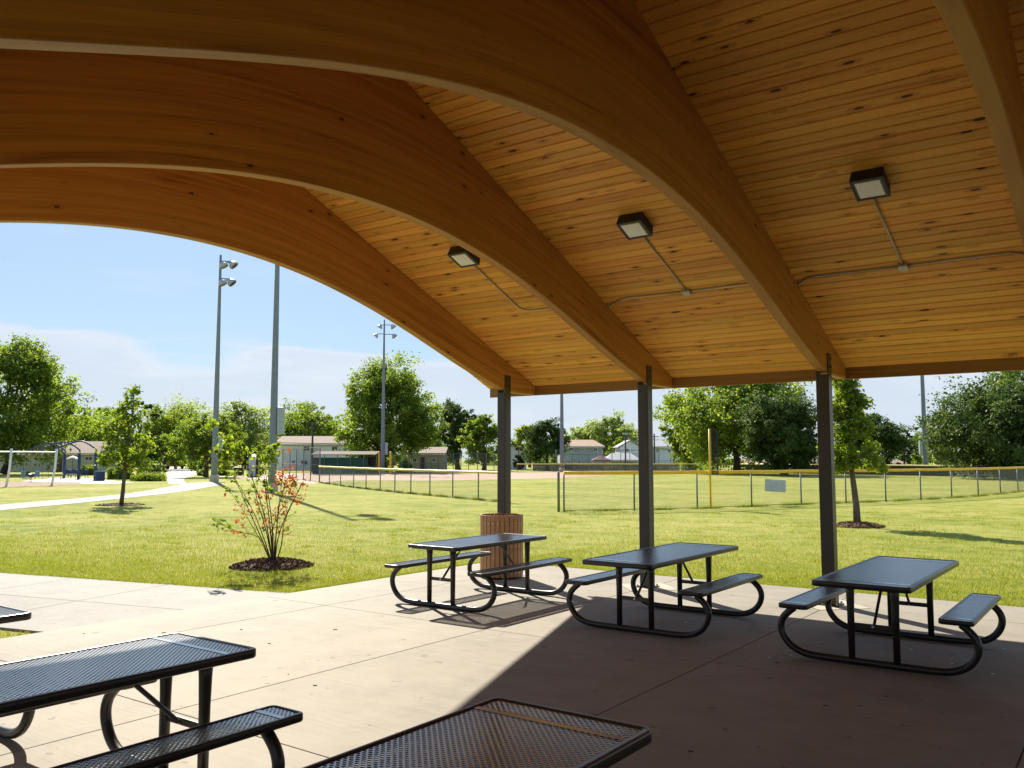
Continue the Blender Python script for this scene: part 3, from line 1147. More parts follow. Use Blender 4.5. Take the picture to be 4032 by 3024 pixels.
def crown_points(shape, n, rx, z0, z1, seed, lean=(0, 0)):
    r = np.random.default_rng(seed)
    out = []
    H = z1 - z0
    while len(out) < n:
        tt = r.random()
        if shape == 'round':
            w = math.sqrt(max(0.0, 1 - (2 * tt - 0.92) ** 2 * 1.0)) if abs(2 * tt - 0.92) < 1 else 0.12
        elif shape == 'cone':
            w = (1 - tt) * 0.95 + 0.05
        elif shape == 'column':
            w = 0.95 if tt < 0.75 else max(0.15, 1 - (tt - 0.75) * 3.4)
        elif shape == 'vase':
            w = 0.35 + 0.75 * math.sin(min(1.0, tt * 0.85 + 0.1) * math.pi) ** 0.8
        elif shape == 'pyramid':
            w = max(0.1, 1.05 - tt * 0.9) * (0.75 + 0.3 * min(1, tt * 5))
        else:
            w = 1.0
        if r.random() > 0.25 + 0.75 * w:
            continue
        a = r.uniform(0, 2 * math.pi)
        rr = w * math.sqrt(r.uniform(0.10, 1.0))
        rr *= 0.86 + 0.24 * math.sin(3 * a + seed) * math.cos(tt * 7 + seed)
        out.append((rx * rr * math.cos(a) + lean[0] * tt, rx * rr * math.sin(a) + lean[1] * tt, z0 + H * tt))
    return np.array(out)


def spray_crown(shape, rx, z0, z1, seed, nlobe, nsub, per, leaf_s, lean=0.0):
    """irregular crown: big lobes carry sprays, sprays carry leaves thinning outward"""
    r = np.random.default_rng(seed)
    lob = crown_points(shape, nlobe, rx * 0.77, z0 + rx * 0.18, z1 - rx * 0.20, seed, (lean, 0))
    taper = np.ones(nlobe)
    if shape in ('cone', 'column', 'pyramid'):
        taper = np.clip(1.2 - (lob[:, 2] - z0) / (z1 - z0) * 0.85, 0.3, 1.2)
    lr = rx * 0.27 * r.uniform(0.6, 1.3, nlobe) * taper
    L = np.repeat(lob, nsub, 0)
    LR = np.repeat(lr, nsub)
    d = r.normal(size=(nlobe * nsub, 3)) * np.array([1, 1, 0.8])
    d /= np.linalg.norm(d, axis=1)[:, None]
    ax = np.array([lean * 0.5, 0, (z0 + z1) / 2])
    out = L - ax
    out /= (np.linalg.norm(out, axis=1)[:, None] + 1e-6)
    d = d + out * 0.35
    sub = L + d * (LR * r.uniform(0.45, 1.0, nlobe * nsub))[:, None]
    n = nlobe * nsub * per
    S = np.repeat(sub, per, 0)
    dirs = np.repeat(d / np.linalg.norm(d, axis=1)[:, None], per, 0)
    sr_ = np.repeat(LR * r.uniform(0.16, 0.34, nlobe * nsub), per)
    off = np.clip(r.normal(size=(n, 3)), -1.9, 1.9) * sr_[:, None] * np.array([0.8, 0.8, 0.55])
    along = np.minimum(np.abs(r.normal(size=n)), 1.6) * sr_ * 1.0
    P = S + off + dirs * along[:, None]
    P[:, 2] = np.maximum(P[:, 2], 0.12)
    nrm = dirs * 0.45 + r.normal(size=(n, 3)) * 0.6 + np.array([0, 0, 0.5])
    nrm /= np.linalg.norm(nrm, axis=1)[:, None]
    tng = r.normal(size=(n, 3)) + dirs * 0.6
    tng -= nrm * (tng * nrm).sum(1)[:, None]
    tng /= np.linalg.norm(tng, axis=1)[:, None]
    bt = np.cross(nrm, tng)
    sz = leaf_s * r.uniform(0.55, 1.35, n)
    A_ = tng * sz[:, None]
    B_ = bt * (sz * 0.40)[:, None]
    up = nrm * (sz * 0.14)[:, None]
    V = np.stack([P - A_ * 0.5, P + B_ + up, P + A_ * 0.5, P - B_ + up], 1).reshape(-1, 3)
    return V, lob


def make_tree(name, label, loc, z_top, z_bot, rx, shape='round', mat='leafmd', nclump=90, per=130, leaf_s=0.34, trunk_r=0.28, seed=1, clump=0.17, group='trees around the ball field', limbs=7, barkm='bark', shell=0.5, lean=0.0, cat='tree'):
    t = thing(name, label, cat, loc, 0, group)
    total = int(nclump * per * 1.5)
    nlobe = max(12, int(nclump / 4.2))
    nsub = 13
    pp = max(12, int(total / (nlobe * nsub)))
    V, pts = spray_crown(shape, rx, z_bot, z_top, seed, nlobe, nsub, pp, leaf_s * 0.74, lean)
    link('crown', raw_mesh('crown', V, 4, np.arange(len(V)), M[mat]), t)
    r = np.random.default_rng(seed + 5)
    tr = MB()
    top = z_bot + (z_top - z_bot) * 0.72
    k = 7
    line = [Vector((lean * (i / k) * 0.6 + (0.10 * rx * 0.3 * math.sin(i * 1.7 + seed) if i else 0), 0.05 * rx * math.cos(i * 2.1 + seed) if i else 0, top * i / k)) for i in range(k + 1)]
    tr.tube(line, [trunk_r * (1.25 if i == 0 else 1.0 - 0.82 * i / k) for i in range(k + 1)], 9)
    order = np.argsort(r.random(nlobe))[:limbs]
    for q in order:
        e = Vector(pts[q])
        zs = min(max(z_bot * 0.75 + (e.z - z_bot) * 0.35, z_bot * 0.55), top * 0.85)
        f_ = zs / top * k
        i = int(f_)
        s_ = line[i].lerp(line[min(i + 1, k)], f_ - i)
        m_ = s_.lerp(e, 0.5) + Vector((0, 0, (e.z - s_.z) * 0.10))
        tr.tube([s_, m_, e], [trunk_r * 0.42, trunk_r * 0.27, trunk_r * 0.10], 6)
    tr.build('trunk', M[barkm], t, smooth=True)
    return t


def tree_px(name, label, px, D, ytop, ybot, hw, **kw):
    zt, zb = float(at(px, ytop, D)[2]), float(at(px, ybot, D)[2])
    return make_tree(name, label, ground(px, D), zt, max(zb - 0.35, 0.25), hw * 1.22 * D / FPX, **kw)


TG = 'trees around the ball field'
tree_px('maple_tree', 'large full maple at the left edge, over the swing set', 20, 100, 1352, 1800, 262, mat='leafmd', nclump=190, per=150, leaf_s=0.46, trunk_r=0.42, seed=11, clump=0.15, limbs=12)
tree_px('shade_tree', 'dark narrow tree behind the slim young tree on the lawn', 548, 82, 1560, 1862, 78, shape='column', mat='leafdk', nclump=90, per=120, leaf_s=0.26, trunk_r=0.2, seed=12, clump=0.26)
tree_px('shade_tree', 'hazy dark tree between the left maple and the slim young tree', 320, 165, 1608, 1820, 110, mat='leafmd', nclump=110, per=90, leaf_s=0.5, trunk_r=0.35, seed=13)
tree_px('shade_tree', 'small bluish tree top just right of the left maple', 410, 175, 1600, 1790, 80, mat='leafmd', nclump=70, per=90, leaf_s=0.5, trunk_r=0.35, seed=14)
tree_px('shade_tree', 'leafy green tree filling the gap right of the slim young tree', 650, 135, 1598, 1820, 105, mat='leafbr', nclump=120, per=100, leaf_s=0.42, trunk_r=0.3, seed=15)
tree_px('crabapple_tree', 'spreading tree with forked dark trunk beside the tall light pole', 812, 86, 1640, 1815, 108, shape='vase', mat='leafmd', nclump=120, per=130, leaf_s=0.24, trunk_r=0.24, seed=16, clump=0.2, limbs=9)
tree_px('willow_tree', 'pale airy tree behind the leftmost light pole', 790, 160, 1580, 1815, 150, mat='leafpale', nclump=150, per=90, leaf_s=0.5, trunk_r=0.4, seed=17)
tree_px('willow_tree', 'pale airy tree between the two left light poles', 960, 150, 1566, 1815, 130, mat='leafpale', nclump=150, per=90, leaf_s=0.48, trunk_r=0.4, seed=18)
tree_px('shade_tree', 'mid green tree above the brown roof of the white house', 1210, 165, 1583, 1790, 135, mat='leafmd', nclump=140, per=100, leaf_s=0.5, trunk_r=0.4, seed=19)
tree_px('maple_tree', 'tall spreading maple behind the slim light pole and green dugout', 1512, 120, 1438, 1812, 200, shape='round', mat='leafmd', nclump=210, per=150, leaf_s=0.46, trunk_r=0.5, seed=20, clump=0.15, limbs=16, shell=0.6)
tree_px('shade_tree', 'low dark tree behind the small house beside the tall maple', 1682, 160, 1688, 1800, 62, mat='leafdk', nclump=50, per=90, leaf_s=0.46, trunk_r=0.3, seed=21, clump=0.24)
tree_px('shade_tree', 'dense dark round tree left of the nearest steel post', 1802, 140, 1558, 1800, 98, mat='leafdeep', nclump=120, per=130, leaf_s=0.42, trunk_r=0.4, seed=22, clump=0.19)
tree_px('shade_tree', 'round tree partly hidden by the left steel post', 1905, 126, 1636, 1812, 82, mat='leafmd', nclump=95, per=120, leaf_s=0.36, trunk_r=0.3, seed=23, clump=0.2)
tree_px('shade_tree', 'small pale tree just right of the left steel post', 2085, 175, 1668, 1790, 60, mat='leafbr', nclump=60, per=90, leaf_s=0.48, trunk_r=0.3, seed=24, clump=0.22)
tree_px('spruce_tree', 'small blue spruce beside the dark roofed white house', 2042, 138, 1690, 1835, 27, shape='cone', mat='leafblue', nclump=60, per=80, leaf_s=0.24, trunk_r=0.12, seed=25, clump=0.4)
tree_px('shade_tree', 'round dark green tree left of the grey house', 2155, 132, 1662, 1806, 80, mat='leafdeep', nclump=110, per=130, leaf_s=0.36, trunk_r=0.3, seed=26, clump=0.2)
tree_px('spruce_tree', 'thin spruce tip rising beside the light pole', 2197, 170, 1648, 1800, 24, shape='cone', mat='leafcon', nclump=50, per=70, leaf_s=0.26, trunk_r=0.14, seed=27, clump=0.4)
tree_px('willow_tree', 'wide pale tree crown above the tan roof of the grey house', 2322, 205, 1655, 1785, 85, mat='leafpale', nclump=95, per=85, leaf_s=0.58, trunk_r=0.4, seed=28, clump=0.2)
tree_px('willow_tree', 'pale tree crown left of the middle steel post', 2428, 200, 1638, 1785, 92, mat='leafpale', nclump=110, per=85, leaf_s=0.58, trunk_r=0.4, seed=29, clump=0.2)
tree_px('shade_tree', 'bright green bushy tree between the grey and white houses', 2440, 162, 1728, 1805, 44, mat='leafbr', nclump=45, per=90, leaf_s=0.34, trunk_r=0.2, seed=30, clump=0.26)
tree_px('shade_tree', 'bright leafy tree beside the right end of the white house', 2705, 122, 1610, 1812, 92, mat='leafbr', nclump=110, per=110, leaf_s=0.38, trunk_r=0.3, seed=31, clump=0.19)
tree_px('oak_tree', 'huge open crowned tree behind the tall yellow foul pole', 2900, 104, 1400, 1775, 245, mat='leafmd', nclump=230, per=140, leaf_s=0.44, trunk_r=0.42, seed=32, clump=0.14, limbs=18, shell=0.6)
tree_px('maple_tree', 'dense dark rounded maple left of the right steel post', 3088, 92, 1562, 1822, 150, mat='leafdeep', nclump=190, per=150, leaf_s=0.34, trunk_r=0.35, seed=33, clump=0.16)
tree_px('shade_tree', 'dark tree behind the young tree with the mulch ring', 3440, 112, 1640, 1822, 118, mat='leafdeep', nclump=110, per=120, leaf_s=0.38, trunk_r=0.3, seed=34, clump=0.19)
tree_px('arborvitae', 'left one of two dark columnar evergreens by the right light pole', 3560, 114, 1664, 1838, 27, shape='column', mat='leafcon', nclump=60, per=90, leaf_s=0.2, trunk_r=0.12, seed=35, clump=0.42)
tree_px('arborvitae', 'right one of two dark columnar evergreens by the right light pole', 3607, 114, 1660, 1838, 26, shape='column', mat='leafcon', nclump=60, per=90, leaf_s=0.2, trunk_r=0.12, seed=36, clump=0.42)
tree_px('shade_tree', 'pale thin tree behind the right light pole', 3690, 130, 1645, 1832, 68, mat='leafpale', nclump=80, per=100, leaf_s=0.36, trunk_r=0.2, seed=37, clump=0.22)
tree_px('spruce_tree', 'short pale spruce at the foot of the right light pole', 3612, 98, 1736, 1848, 30, shape='cone', mat='leafmd', nclump=40, per=80, leaf_s=0.18, trunk_r=0.08, seed=38, clump=0.4)
tree_px('maple_tree', 'massive dark dense maple at the right edge', 3985, 78, 1478, 1838, 258, mat='leafdeep', nclump=260, per=160, leaf_s=0.34, trunk_r=0.45, seed=39, clump=0.13)
tree_px('shade_tree', 'taller tree behind the massive maple at the right edge', 4060, 100, 1400, 1800, 150, mat='leafmd', nclump=120, per=110, leaf_s=0.44, trunk_r=0.4, seed=40, clump=0.18)

# distant wood closing the horizon
r = np.random.default_rng(99)
cen, rd = [], []
for k in range(1300):
    px_ = r.uniform(-900, 5000)
    D_ = r.uniform(215, 255)
    p = at(px_, 1805, D_)
    h = (7.0 if px_ > 1400 else 9.5) + 2.6 * math.sin(px_ * 0.011) + 1.6 * math.sin(px_ * 0.031 + 1)
    cen.append((p[0], p[1], r.uniform(0.3, max(2.0, h))))
    rd.append(r.uniform(1.0, 2.1))
V, idx_ = leaf_cloud(np.array(cen), np.array(rd), 100, 0.6, 0.6, 99, 0.25)
o = link('distant_wood', raw_mesh('distant_wood', V, 4, idx_, M['leafdk']), kind='stuff')
o["label"] = 'hazy band of trees along the horizon'


# young trees with mulch rings
def mulch_ring(label, loc, r, h, seed, nchip=900):
    q = np.random.default_rng(seed)
    t = thing('mulch_ring', label, 'mulch', (loc[0], loc[1], LZ))
    prof = [(r * 1.02, 0.0), (r * 0.93, h * 0.35), (r * 0.7, h * 0.8), (r * 0.4, h), (0.05, h * 0.92)]
    MB().lathe((0, 0, 0), prof, 36, True).build('mound', M['chips'], t, smooth=True)
    a = q.uniform(0, 2 * math.pi, nchip)
    rr = r * 1.08 * np.sqrt(q.random(nchip))
    z = h * np.clip(1.15 - (rr / r) ** 2 * 1.1, 0.02, 1)
    mb = MB()
    for i in range(nchip):
        e = Matrix.Rotation(q.uniform(0, 6.28), 3, 'Z') @ Matrix.Rotation(q.uniform(-1.1, 1.1), 3, 'Y')
        s = r / 0.8
        mb.box((rr[i] * math.cos(a[i]), rr[i] * math.sin(a[i]), z[i]), (0.075 * q.uniform(0.5, 1.4), 0.024, 0.014), e)
    mb.build('bark_chips', M['chips'], t, kind='stuff')
    return t


sr = (-6.34, 24.57, LZ)
mulch_ring('brown bark mound round the young tree by the right post', sr, 0.66, 0.10, 3, 700)
sl_ = (-32.75, 18.72, LZ)
mulch_ring('thin bark ring round the slim young tree on the left lawn', sl_, 0.85, 0.05, 4, 300)
sb = (-12.106, 9.667, LZ)
mulch_ring('dark bark mound under the many stemmed shrub', sb, 0.64, 0.10, 5, 2200)


def young_tree(name, label, loc, h, z0, rx, seed, mat, lean, tr_r, nclump, per, ls, limbs, shape):
    t = thing(name, label, 'tree', loc, 0, 'young trees on the lawn')
    pts = crown_points(shape, nclump, rx, z0 + 0.1, h - 0.15, seed, lean)
    q = np.random.default_rng(seed)
    rad = rx * 0.26 * q.uniform(0.6, 1.3, nclump)
    V, i_ = leaf_cloud(pts, rad, per, ls, 0.35, seed, 0.35, 0.4)
    link('crown', raw_mesh('crown', V, 4, i_, M[mat]), t)
    tr = MB()
    k = 8
    line = [Vector((lean[0] * i / k + 0.02 * math.sin(i * 1.3), lean[1] * i / k + 0.02 * math.cos(i), 0.02 + h * 0.93 * i / k)) for i in range(k + 1)]
    tr.tube(line, [tr_r * (1.0 - 0.85 * i / k) for i in range(k + 1)], 10)
    for j in np.argsort(q.random(nclump))[:limbs]:
        e = Vector(pts[j])
        zs = max(z0 * 0.95, e.z - np.hypot(e.x, e.y) * 0.7)
        f_ = min(zs / (h * 0.93) * k, k - 1)
        i = int(f_)
        s_ = line[i].lerp(line[i + 1], f_ - i)
        tr.tube([s_, s_.lerp(e, 0.55) + Vector((0, 0, 0.03)), e], [tr_r * 0.26, tr_r * 0.17, tr_r * 0.06], 5)
    tr.build('trunk', M['barklt'], t, smooth=True)
    return t


young_tree('young_tree', 'young leafy tree on a straight trunk right of the right post', sr, 4.35, 1.40, 0.92, 51, 'leafbr', (-0.20, -0.08), 0.10, 105, 80, 0.105, 26, 'pyramid')
young_tree('young_tree', 'slim thinly leaved young tree on the left lawn', sl_, 4.75, 1.35, 1.25, 52, 'leafbr', (0.35, 0.2), 0.085, 60, 46, 0.15, 34, 'pyramid')

# many-stemmed shrub, laid out on a plane facing the viewer and given depth
shrub = thing('shrub', 'many stemmed shrub with green and rust red leaves on the lawn', 'shrub', sb)
SD = 14.94
q = np.random.default_rng(8)


def sp(cx_, cy_, dd=0.0):
    p = at(800 + cx_ * 0.4219, 1650 + cy_ * 0.4219, SD)
    p = p + F0 * dd
    return Vector((p[0] - sb[0], p[1] - sb[1], p[2] - sb[2]))


stems = [((640, 1320), (545, 1130), (400, 820), (230, 440), 0.1), ((645, 1320), (590, 1150), (500, 880), (345, 570), -0.2),
         ((648, 1320), (570, 1040), (470, 760), (390, 430), 0.3), ((650, 1320), (600, 1000), (530, 720), (440, 470), -0.1),
         ((652, 1320), (630, 1000), (580, 700), (540, 450), 0.25), ((655, 1320), (640, 1000), (622, 720), (605, 430), -0.3),
         ((660, 1320), (680, 1000), (690, 800), (730, 480), 0.15), ((665, 1320), (690, 1080), (740, 760), (810, 560), -0.2),
         ((670, 1320), (720, 1180), (740, 960), (850, 700), 0.2), ((672, 1320), (700, 1130), (790, 880), (940, 600), -0.1),
         ((655, 1320), (640, 1090), (560, 1000), (470, 860), 0.35), ((640, 1300), (545, 1110), (350, 1040), (165, 950), -0.25),
         ((640, 1310), (530, 1150), (360, 880), (200, 655), 0.2), ((664, 1310), (660, 1120), (700, 960), (760, 860), -0.35)]
for i, (a, b_, c_, d_, dd) in enumerate(stems):
    pts = [sp(*a, dd * 0.05), sp(*b_, dd * 0.35), sp(*c_, dd * 0.7), sp(*d_, dd)]
    pts[0].z = 0.03
    line = [Vector(p) for p in spline(pts, 4)]
    rr = 0.0125 if i not in (11, 12, 10) else 0.008
    MB().tube(line, [rr * (1 - 0.7 * k / (len(line) - 1)) for k in range(len(line))], 6).build('stem', M['bark'], shrub, smooth=True)


tw = MB()
tl_g, tl_r = [], []
for i, (a, b_, c_, d_, dd) in enumerate(stems):
    pts = [sp(*a, dd * 0.05), sp(*b_, dd * 0.35), sp(*c_, dd * 0.7), sp(*d_, dd)]
    line = [Vector(p) for p in spline(pts, 8)]
    for j in range(9):
        f_ = q.uniform(0.45, 1.0)
        k_ = min(int(f_ * (len(line) - 1)), len(line) - 2)
        p0 = line[k_]
        dirv = (line[k_ + 1] - line[k_]).normalized()
        side = Vector(q.normal(size=3)).normalized()
        e = p0 + (dirv * 0.7 + side * 0.75) * q.uniform(0.10, 0.24)
        tw.tube([p0, p0.lerp(e, 0.5) + Vector((0, 0, 0.01)), e], [0.0035, 0.0028, 0.0015], 4, False)
        px_i = a[0] + (d_[0] - a[0]) * f_
        green = (px_i < 640 and f_ > 0.72) or q.random() < 0.15
        (tl_g if green else tl_r).append((e, p0.lerp(e, 0.6)))
tw.build('twigs', M['bark'], shrub)
for nm, mt_, lst, sz_ in (('twig_leaves_green', 'leafbr', tl_g, 0.062), ('twig_leaves_rust', 'leafred', tl_r, 0.046)):
    cc = np.array([c2 for pr in lst for c2 in pr])
    V, i_ = leaf_cloud(cc, np.full(len(cc), 0.045), 2, sz_, 0.1, 77, 0.1, 1.0)
    link(nm, raw_mesh(nm, V, 4, i_, M[mt_]), shrub, kind='stuff')


def leaf_patch(name, mat, spots, ls, seed):
    cen, rd, n_ = [], [], 0
    Vs = []
    for j, (x, y, r_, cnt) in enumerate(spots):
        V, _ = leaf_cloud(np.array([sp(x, y, q.uniform(-0.3, 0.3))]), np.array([r_ * 1.5]), int(cnt * (1.05 if mat == 'leafbr' else 0.75)), ls, 0.1, seed + j, 0.05, 1.2)
        Vs.append(V)
    V = np.concatenate(Vs)
    link(name, raw_mesh(name, V, 4, np.arange(len(V)), M[mat]), shrub)


leaf_patch('green_leaves', 'leafbr', [(180, 180, .10, 40), (250, 260, .12, 60), (330, 270, .12, 60), (230, 370, .10, 40), (150, 300, .08, 24), (330, 360, .10, 40), (280, 200, .09, 30), (80, 30, .08, 30), (140, 60, .08, 30), (250, 450, .09, 30), (400, 330, .06, 16),
                                      (540, 270, .10, 46), (600, 300, .11, 50), (560, 380, .11, 46), (630, 380, .09, 36), (500, 350, .08, 24), (650, 250, .07, 22), (590, 460, .09, 22), (560, 500, .06, 14), (290, 510, .07, 18), (230, 540, .05, 10), (600, 600, .06, 12), (640, 660, .05, 12), (170, 950, .07, 20), (215, 1000, .05, 10), (830, 600, .06, 12), (400, 690, .05, 8)], 0.078, 200)
leaf_patch('rust_leaves', 'leafred', [(700, 530, .09, 30), (760, 470, .10, 40), (740, 560, .11, 44), (800, 540, .09, 34), (690, 600, .06, 16), (760, 630, .09, 30), (800, 690, .08, 30), (720, 680, .06, 20), (870, 600, .09, 34), (920, 610, .09, 30), (890, 690, .08, 26), (930, 740, .06, 18), (850, 770, .06, 18), (930, 490, .05, 14), (820, 300, .05, 12), (700, 300, .04, 8), (400, 390, .04, 8), (510, 730, .06, 18), (550, 730, .05, 14), (530, 780, .05, 14), (200, 660, .04, 10), (240, 700, .03, 6), (340, 950, .05, 16), (370, 990, .04, 10), (320, 940, .04, 8), (720, 1050, .05, 14), (490, 860, .04, 10), (420, 800, .04, 8), (660, 980, .04, 8), (330, 1085, .03, 6), (740, 1000, .04, 8), (370, 700, .03, 6)], 0.050, 400)


def bush(label, px, D, ytop, hw, mat, seed, group='bushes beside the play area'):
    loc = ground(px, D)
    zt = float(at(px, ytop, D)[2])
    rx = hw * D / FPX
    t = thing('bush', label, 'bush', loc, 0, group)
    q2 = np.random.default_rng(seed)
    n = 46
    a = q2.uniform(0, 6.28, n)
    rr = np.sqrt(q2.random(n)) * 0.86
    z = q2.random(n) * np.sqrt(np.clip(1 - rr ** 2, 0.05, 1)) * zt * 0.86
    pts = np.stack([rx * rr * np.cos(a), rx * 0.7 * rr * np.sin(a), z], 1)
    V, i_ = leaf_cloud(pts, np.full(n, rx * 0.26) * q2.uniform(0.7, 1.2, n), 110, 0.13, 0.6, seed, 0.5)
    link('foliage', raw_mesh('foliage', V, 4, i_, M[mat]), t)
    MB().tube([(0, 0, 0), (0.05, 0, zt * 0.5)], [0.06, 0.03], 6).build('stem', M['bark'], t)
    return t


bush('tall dark bush right of the blue litter bin', 478, 77, 1812, 62, 'leafmd', 61)
bush('low flowering bush at the mouth of the path', 588, 71, 1866, 78, 'leafbr', 62)
bush('dark round bush behind the low flowering bush', 590, 79, 1822, 62, 'leafdk', 63)
bush('bush growing behind the blue shade frame', 352, 95, 1820, 48, 'leafbr', 64)
bush('small rose bush at the foot of the forked tree', 800, 92, 1848, 24, 'leafbr', 65)
bush('small rose bush right of the leftmost light pole', 880, 92, 1846, 34, 'leafbr', 66)
bush('small leafy bush beside the dugout and yellow post', 1595, 110, 1808, 36, 'leafbr', 67, 'bushes along the ball field')

FA_PTS = [(-50.25, 44.35), (-46.96, 42.4), (-43.43, 40.2), (-40.24, 38.35), (-37.66, 36.9), (-35.3, 35.7), (-33.0, 34.5), (-30.9, 33.5), (-28.7, 32.5), (-26.3, 31.4), (-23.9, 30.3), (-21.6, 29.3)]
FB_PTS = [(-16.26, 25.39), (-14.6, 27.4), (-13.2, 29.6), (-12.1, 32.1), (-11.05, 34.7), (-9.95, 37.0), (-8.95, 39.4), (-8.05, 41.9), (-7.25, 44.6), (-6.55, 47.5), (-6.0, 50.9), (-5.6, 54.7), (-5.3, 58.9), (-5.1, 63.5), (-5.0, 68.5)]
# grass blades: ragged along the patio and walk, thinning into the lawn
q = np.random.default_rng(21)


def blades(P, h, wdt):
    n = len(P)
    a = q.uniform(0, 2 * math.pi, n)
    lean_ = q.normal(size=(n, 2)) * 0.35 * h[:, None]
    dx, dy = np.cos(a) * wdt / 2, np.sin(a) * wdt / 2
    b0 = np.stack([P[:, 0] - dx, P[:, 1] - dy, np.full(n, LZ)], 1)
    b1 = np.stack([P[:, 0] + dx, P[:, 1] + dy, np.full(n, LZ)], 1)
    tp = np.stack([P[:, 0] + lean_[:, 0], P[:, 1] + lean_[:, 1], LZ + h], 1)
    return np.stack([b0, b1, tp], 1).reshape(-1, 3)


sets = []
n = 95000
x = q.uniform(-9.39, 6, n)
y = 12.31 + np.minimum(q.exponential(3.2, n), 18)
sets.append((np.stack([x, y], 1), None))
n = 90000
# left lawn beyond the sidewalk / patio corner
x = q.uniform(-22, -9.39, n)
yl = 7.72 + 0.247 * (x + 9.39) + 0.06
y = yl + np.minimum(q.exponential(3.4, n), 18)
sets.append((np.stack([x, y], 1), None))
n = 9000
x = q.uniform(-13, -9.40, n)
yn = 4.55 + 0.247 * (x + 9.39)
y = yn - 2.5 * q.random(n)
sets.append((np.stack([x, y], 1), None))
P = np.concatenate([s_[0] for s_ in sets])
inmulch = np.zeros(len(P), bool)
for cx_, cy_, rr in ((sb[0], sb[1], 0.74),):
    inmulch |= np.hypot(P[:, 0] - cx_, P[:, 1] - cy_) < rr
P = P[~inmulch]
keep = ~((P[:, 0] > -9.36) & (P[:, 1] < 12.30))
P = P[keep]
h = q.uniform(0.018, 0.055, len(P))
edge = (P[:, 1] < 12.45) & (P[:, 0] > -9.4)
h[edge] *= 1.35
Vb = [blades(P, h, 0.008)]
# edge fringe
xs = q.uniform(-9.3, 6.0, 9000)
Vb.append(blades(np.stack([xs, 12.30 + np.abs(q.normal(size=9000)) * 0.035], 1), q.uniform(0.03, 0.085, 9000), 0.007))
xs = q.uniform(-16, -9.4, 6000)
Vb.append(blades(np.stack([xs, 7.745 + 0.247 * (xs + 9.39) + 0.05 + np.abs(q.normal(size=6000)) * 0.03], 1), q.uniform(0.03, 0.08, 6000), 0.007))
ysx = q.uniform(7.9, 12.3, 5000)
Vb.append(blades(np.stack([-9.40 - np.abs(q.normal(size=5000)) * 0.03, ysx], 1), q.uniform(0.03, 0.08, 5000), 0.007))
for k_ in range(700):
    dpt_ = q.uniform(11.5, 30)
    c0 = at(q.uniform(-300, 4300), 1805, dpt_)
    if c0[1] < 12.6 and c0[0] > -9.6:
        continue
    if c0[1] < 8.2 + 0.247 * (c0[0] + 9.39) and c0[0] <= -9.3:
        continue
    if math.hypot(c0[0] - sb[0], c0[1] - sb[1]) < 0.9:
        continue
    m_ = int(q.uniform(14, 60))
    pp_ = c0[None, :2] + q.normal(size=(m_, 2)) * np.array([q.uniform(0.08, 0.35), q.uniform(0.05, 0.14)])
    Vb.append(blades(pp_, q.uniform(0.03, 0.085, m_), 0.011))
for line_ in (FA_PTS, FB_PTS):
    for a, b_ in zip(line_[:-1], line_[1:]):
        m_ = 900
        s_ = q.random(m_)
        dens = 0.5 + 0.5 * np.sin(s_ * 9 + a[0])
        s_ = s_[q.random(m_) < dens]
        pp_ = np.array(a)[None] * (1 - s_)[:, None] + np.array(b_)[None] * s_[:, None] + q.normal(size=(len(s_), 2)) * 0.05
        Vb.append(blades(pp_, q.uniform(0.05, 0.16, len(s_)), 0.016))
Vb = np.concatenate(Vb)
o = link('grass', raw_mesh('grass', Vb, 3, np.arange(len(Vb)), M['blade']), kind='stuff')
o["label"] = 'short grass blades along the patio edge'


# ------------------------------------------------------------------ fences
def chain_mesh(mb, a, b_, h, sp_, rad, z0=0.03):
    a, b_ = Vector(a), Vector(b_)
    L = (b_ - a).length
    u = (b_ - a) / L
    H = h - z0
    k = -H
    while k < L:
        for dirn in (1, -1):
            s0, s1, t0, t1 = k, k + H, 0.0, 1.0
            lo, hi = max(0, s0), min(L, s1)
            if hi - lo < 0.02:
                continue
            za, zb = (lo - s0) / H, (hi - s0) / H
            if dirn < 0:
                za, zb = 1 - za, 1 - zb
            p, q_ = a + u * lo + Vector((0, 0, z0 + za * H)), a + u * hi + Vector((0, 0, z0 + zb * H))
            mb.tube([p, q_], rad, 3, False)
        k += sp_


